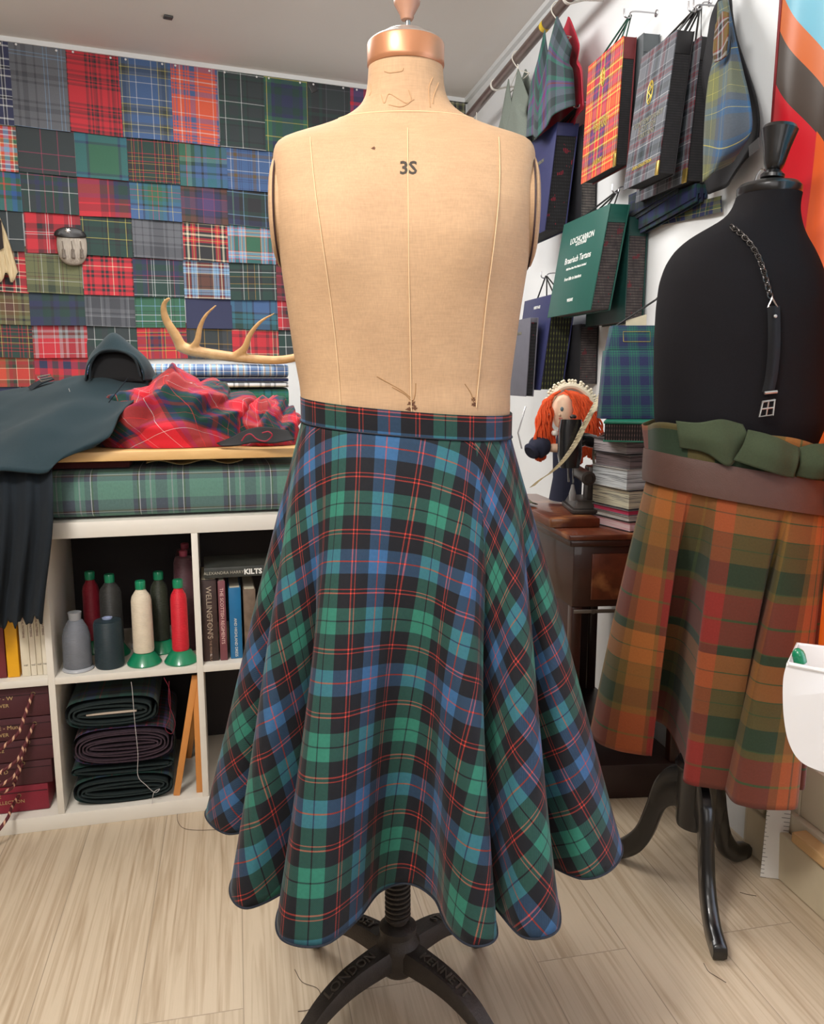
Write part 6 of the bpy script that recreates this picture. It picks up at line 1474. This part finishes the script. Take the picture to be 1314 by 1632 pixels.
FL.l(FL.mix(low2, ramp.outputs[0], lin((240, 98, 14))), FL.b.inputs['Base Color']); FL.b.inputs['Roughness'].default_value = .35; FL.b.inputs['Sheen Weight'].default_value = .3
tr_ = FL.n('BsdfTranslucent'); mx = FL.n('MixShader'); mx.inputs[0].default_value = .35
FL.l(FL.mix(low2, ramp.outputs[0], lin((240, 98, 14))), tr_.inputs[0]); FL.l(FL.b.outputs[0], mx.inputs[1]); FL.l(tr_.outputs[0], mx.inputs[2]); FL.l(mx.outputs[0], FL.t.nodes['Material Output'].inputs[0])
fb0 = rw(1228, 300, .04)[0]; fz1 = rw(1228, 5, .04)[1]+.25; fz0 = rw(1290, 1075, .04)[1]-.02; FWID = .72
def flg(u, v):
    z = fz1+(fz0-fz1)*v; dd = .035+.022*math.sin(u*17+math.sin(v*4)*1.6)*min(1, v*2+.2)*min(1, u*9+.15)+.01
    return rwp(fb0+FWID*u, z, max(dd, .012))
def fuv(u, v):
    q = rwp(fb0+FWID*u, fz1+(fz0-fz1)*v, .04); x, y = proj(q); return ((x-1228)/1000, y/1000)
fg = thing('flag', 'striped satin flag in sky blue, orange, brown and red hanging over the window', 'flag', rwp(fb0+.3, fz0, .04))
bm = new(); sheet(bm, 120, 90, flg, fuv); obj('cloth', bm, FL.m, fg, auto=180)
bm = new(); sheet(bm, 2, 60, lambda u, v: flg(.014*u-.004, v)+RN*.002, thick=.0015); obj('edge_binding', bm, M('dark_red_binding', (120, 20, 26), .5), fg)
# ================================================================= steel ruler, white tub with marker
RULN = NT('white_enamel_rule'); co = RULN.n('TexCoord').outputs['UV']; s_ = RULN.n('SeparateXYZ'); RULN.l(co, s_.inputs[0])
tick = RULN.math('LESS_THAN', RULN.math('FRACT', RULN.math('MULTIPLY', s_.outputs[1], 100)), .14)
edge_ = RULN.math('GREATER_THAN', RULN.math('ABSOLUTE', s_.outputs[0]), RULN.math('MULTIPLY_ADD', RULN.math('LESS_THAN', RULN.math('FRACT', RULN.math('MULTIPLY', s_.outputs[1], 20)), .2), -.005, .018))
RULN.l(RULN.mix(RULN.math('MULTIPLY', tick, edge_), lin((214, 212, 208)), lin((80, 80, 82))), RULN.b.inputs['Base Color']); RULN.b.inputs['Roughness'].default_value = .35; RUL = RULN.m
ra = atZ(1212, 1398, .0); rb2 = atZ(1250, 1402, .0); exr = (rb2-ra); wr = exr.length; exr.normalize()
top_ = Vector((.05, .06, 1)).normalized()
rt_ = thing('metre_rule', 'white measuring rule standing on the floor beside the window', 'ruler', (ra+rb2)/2)
bm = new(); box(bm, (ra+rb2)/2+top_*.225+Vector((0, .0, .001)), (wr, .003, .45), exr, exr.cross(top_), top_, bevel=.0006)
uvl = bm.loops.layers.uv.verify(); mid_ = (ra+rb2)/2
for f in bm.faces:
    for l in f.loops: l[uvl].uv = ((l.vert.co-mid_).dot(exr), (l.vert.co-mid_).dot(top_))
ro = obj('blade', bm, RUL, rt_)
WP = M('white_plastic_tub', (232, 228, 224), .3, var=.02, coat=.3)
YW = 1.16
tbn = thing('plastic_tub', 'white rounded plastic tub with a green marker at the right edge of the photo', 'tub', atY(1330, 1235, YW))
OUT = spline([atY(x, y, YW) for x, y in ((1257, 1058), (1252, 1080), (1251, 1110), (1253, 1145), (1260, 1180), (1275, 1207), (1300, 1222), (1340, 1232), (1400, 1234), (1450, 1215), (1465, 1150), (1462, 1082))], 6)
TOPZ = lambda x: atY(1257, 1058, YW).z-(x-atY(1257, 1058, YW).x)*.20
def tubf(u, v, ins=0.0, dep=.09):
    p = OUT[int(round(u*(len(OUT)-1)))]; cx_ = (OUT[0]+OUT[-1])/2; q = p.lerp(cx_, ins); return Vector((q.x, q.y+dep*v, q.z))
bm = new(); N_ = len(OUT)
fr_ = [bm.verts.new(p) for p in OUT]; bk_ = [bm.verts.new(p+Vector((.060, .095, 0))) for p in OUT]
bm.faces.new(fr_); bm.faces.new(bk_[::-1])
for i in range(N_-1): bm.faces.new((fr_[i], fr_[i+1], bk_[i+1], bk_[i]))
bmesh.ops.recalc_face_normals(bm, faces=bm.faces); bmesh.ops.triangulate(bm, faces=[f for f in bm.faces if len(f.verts) > 4])
tub = obj('tub_body', bm, WP, tbn, auto=50); md = tub.modifiers.new('wall', 'SOLIDIFY'); md.thickness = .004; md.offset = 1
b = new(); tube(b, [atY(1256, 1058, YW-.002), atY(1320, 1071, YW-.002), atY(1463, 1082, YW-.002)], .0035, 8); obj('rim', b, WP, tbn)
cst = Vector((atY(1470, 1150, YW).x+.06, YW+.06, 0)); b = new(); tube(b, [cst, cst+Vector((0, 0, .80))], .012, 12); lathe(b, [(.05, 0), (.05, .012), (.02, .02)], cst, n=24); obj('stand', b, WP, tbn)
mk = thing('marker_pen', 'green capped white marker pen standing in the tub', 'marker', atY(1276, 1062, YW+.03))
A_ = atY(1290, 1110, YW+.02); B_ = atY(1274, 1046, YW+.02); b = new(); tube(b, [A_, B_], .009, 16); obj('barrel', b, M('white_pen', (226, 226, 224), .3), mk)
d_ = (B_-A_).normalized(); b = new(); lathe(b, [(.0095, -.010), (.0095, .002), (.008, .008), (.004, .012), (.001, .0125)], B_, d_, 16); obj('cap', b, GRN, mk)
# loose threads and specks on the floor
for pts_, lab in (([(1122, 1535), (1130, 1548), (1142, 1556), (1158, 1566)], 'short dark thread on the floor right of the glossy black leg'), ([(470, 1545), (482, 1565), (506, 1575), (510, 1590), (495, 1608), (475, 1612)], 'curled thin thread on the floor left of the iron base'),
                  ([(283, 1290), (284, 1310), (300, 1322), (350, 1322), (372, 1318)], 'fine thread on the floor in front of the shelving'), ([(1180, 1422), (1190, 1425), (1206, 1428)], 'tiny dark thread on the floor near the rule')):
    b = new(); tube(b, spline([atZ(x, y, .0012) for x, y in pts_], 6), .0006, 5); obj('floor_thread', b, M('dark_thread', (80, 66, 56), .7), label=lab, cat='thread')
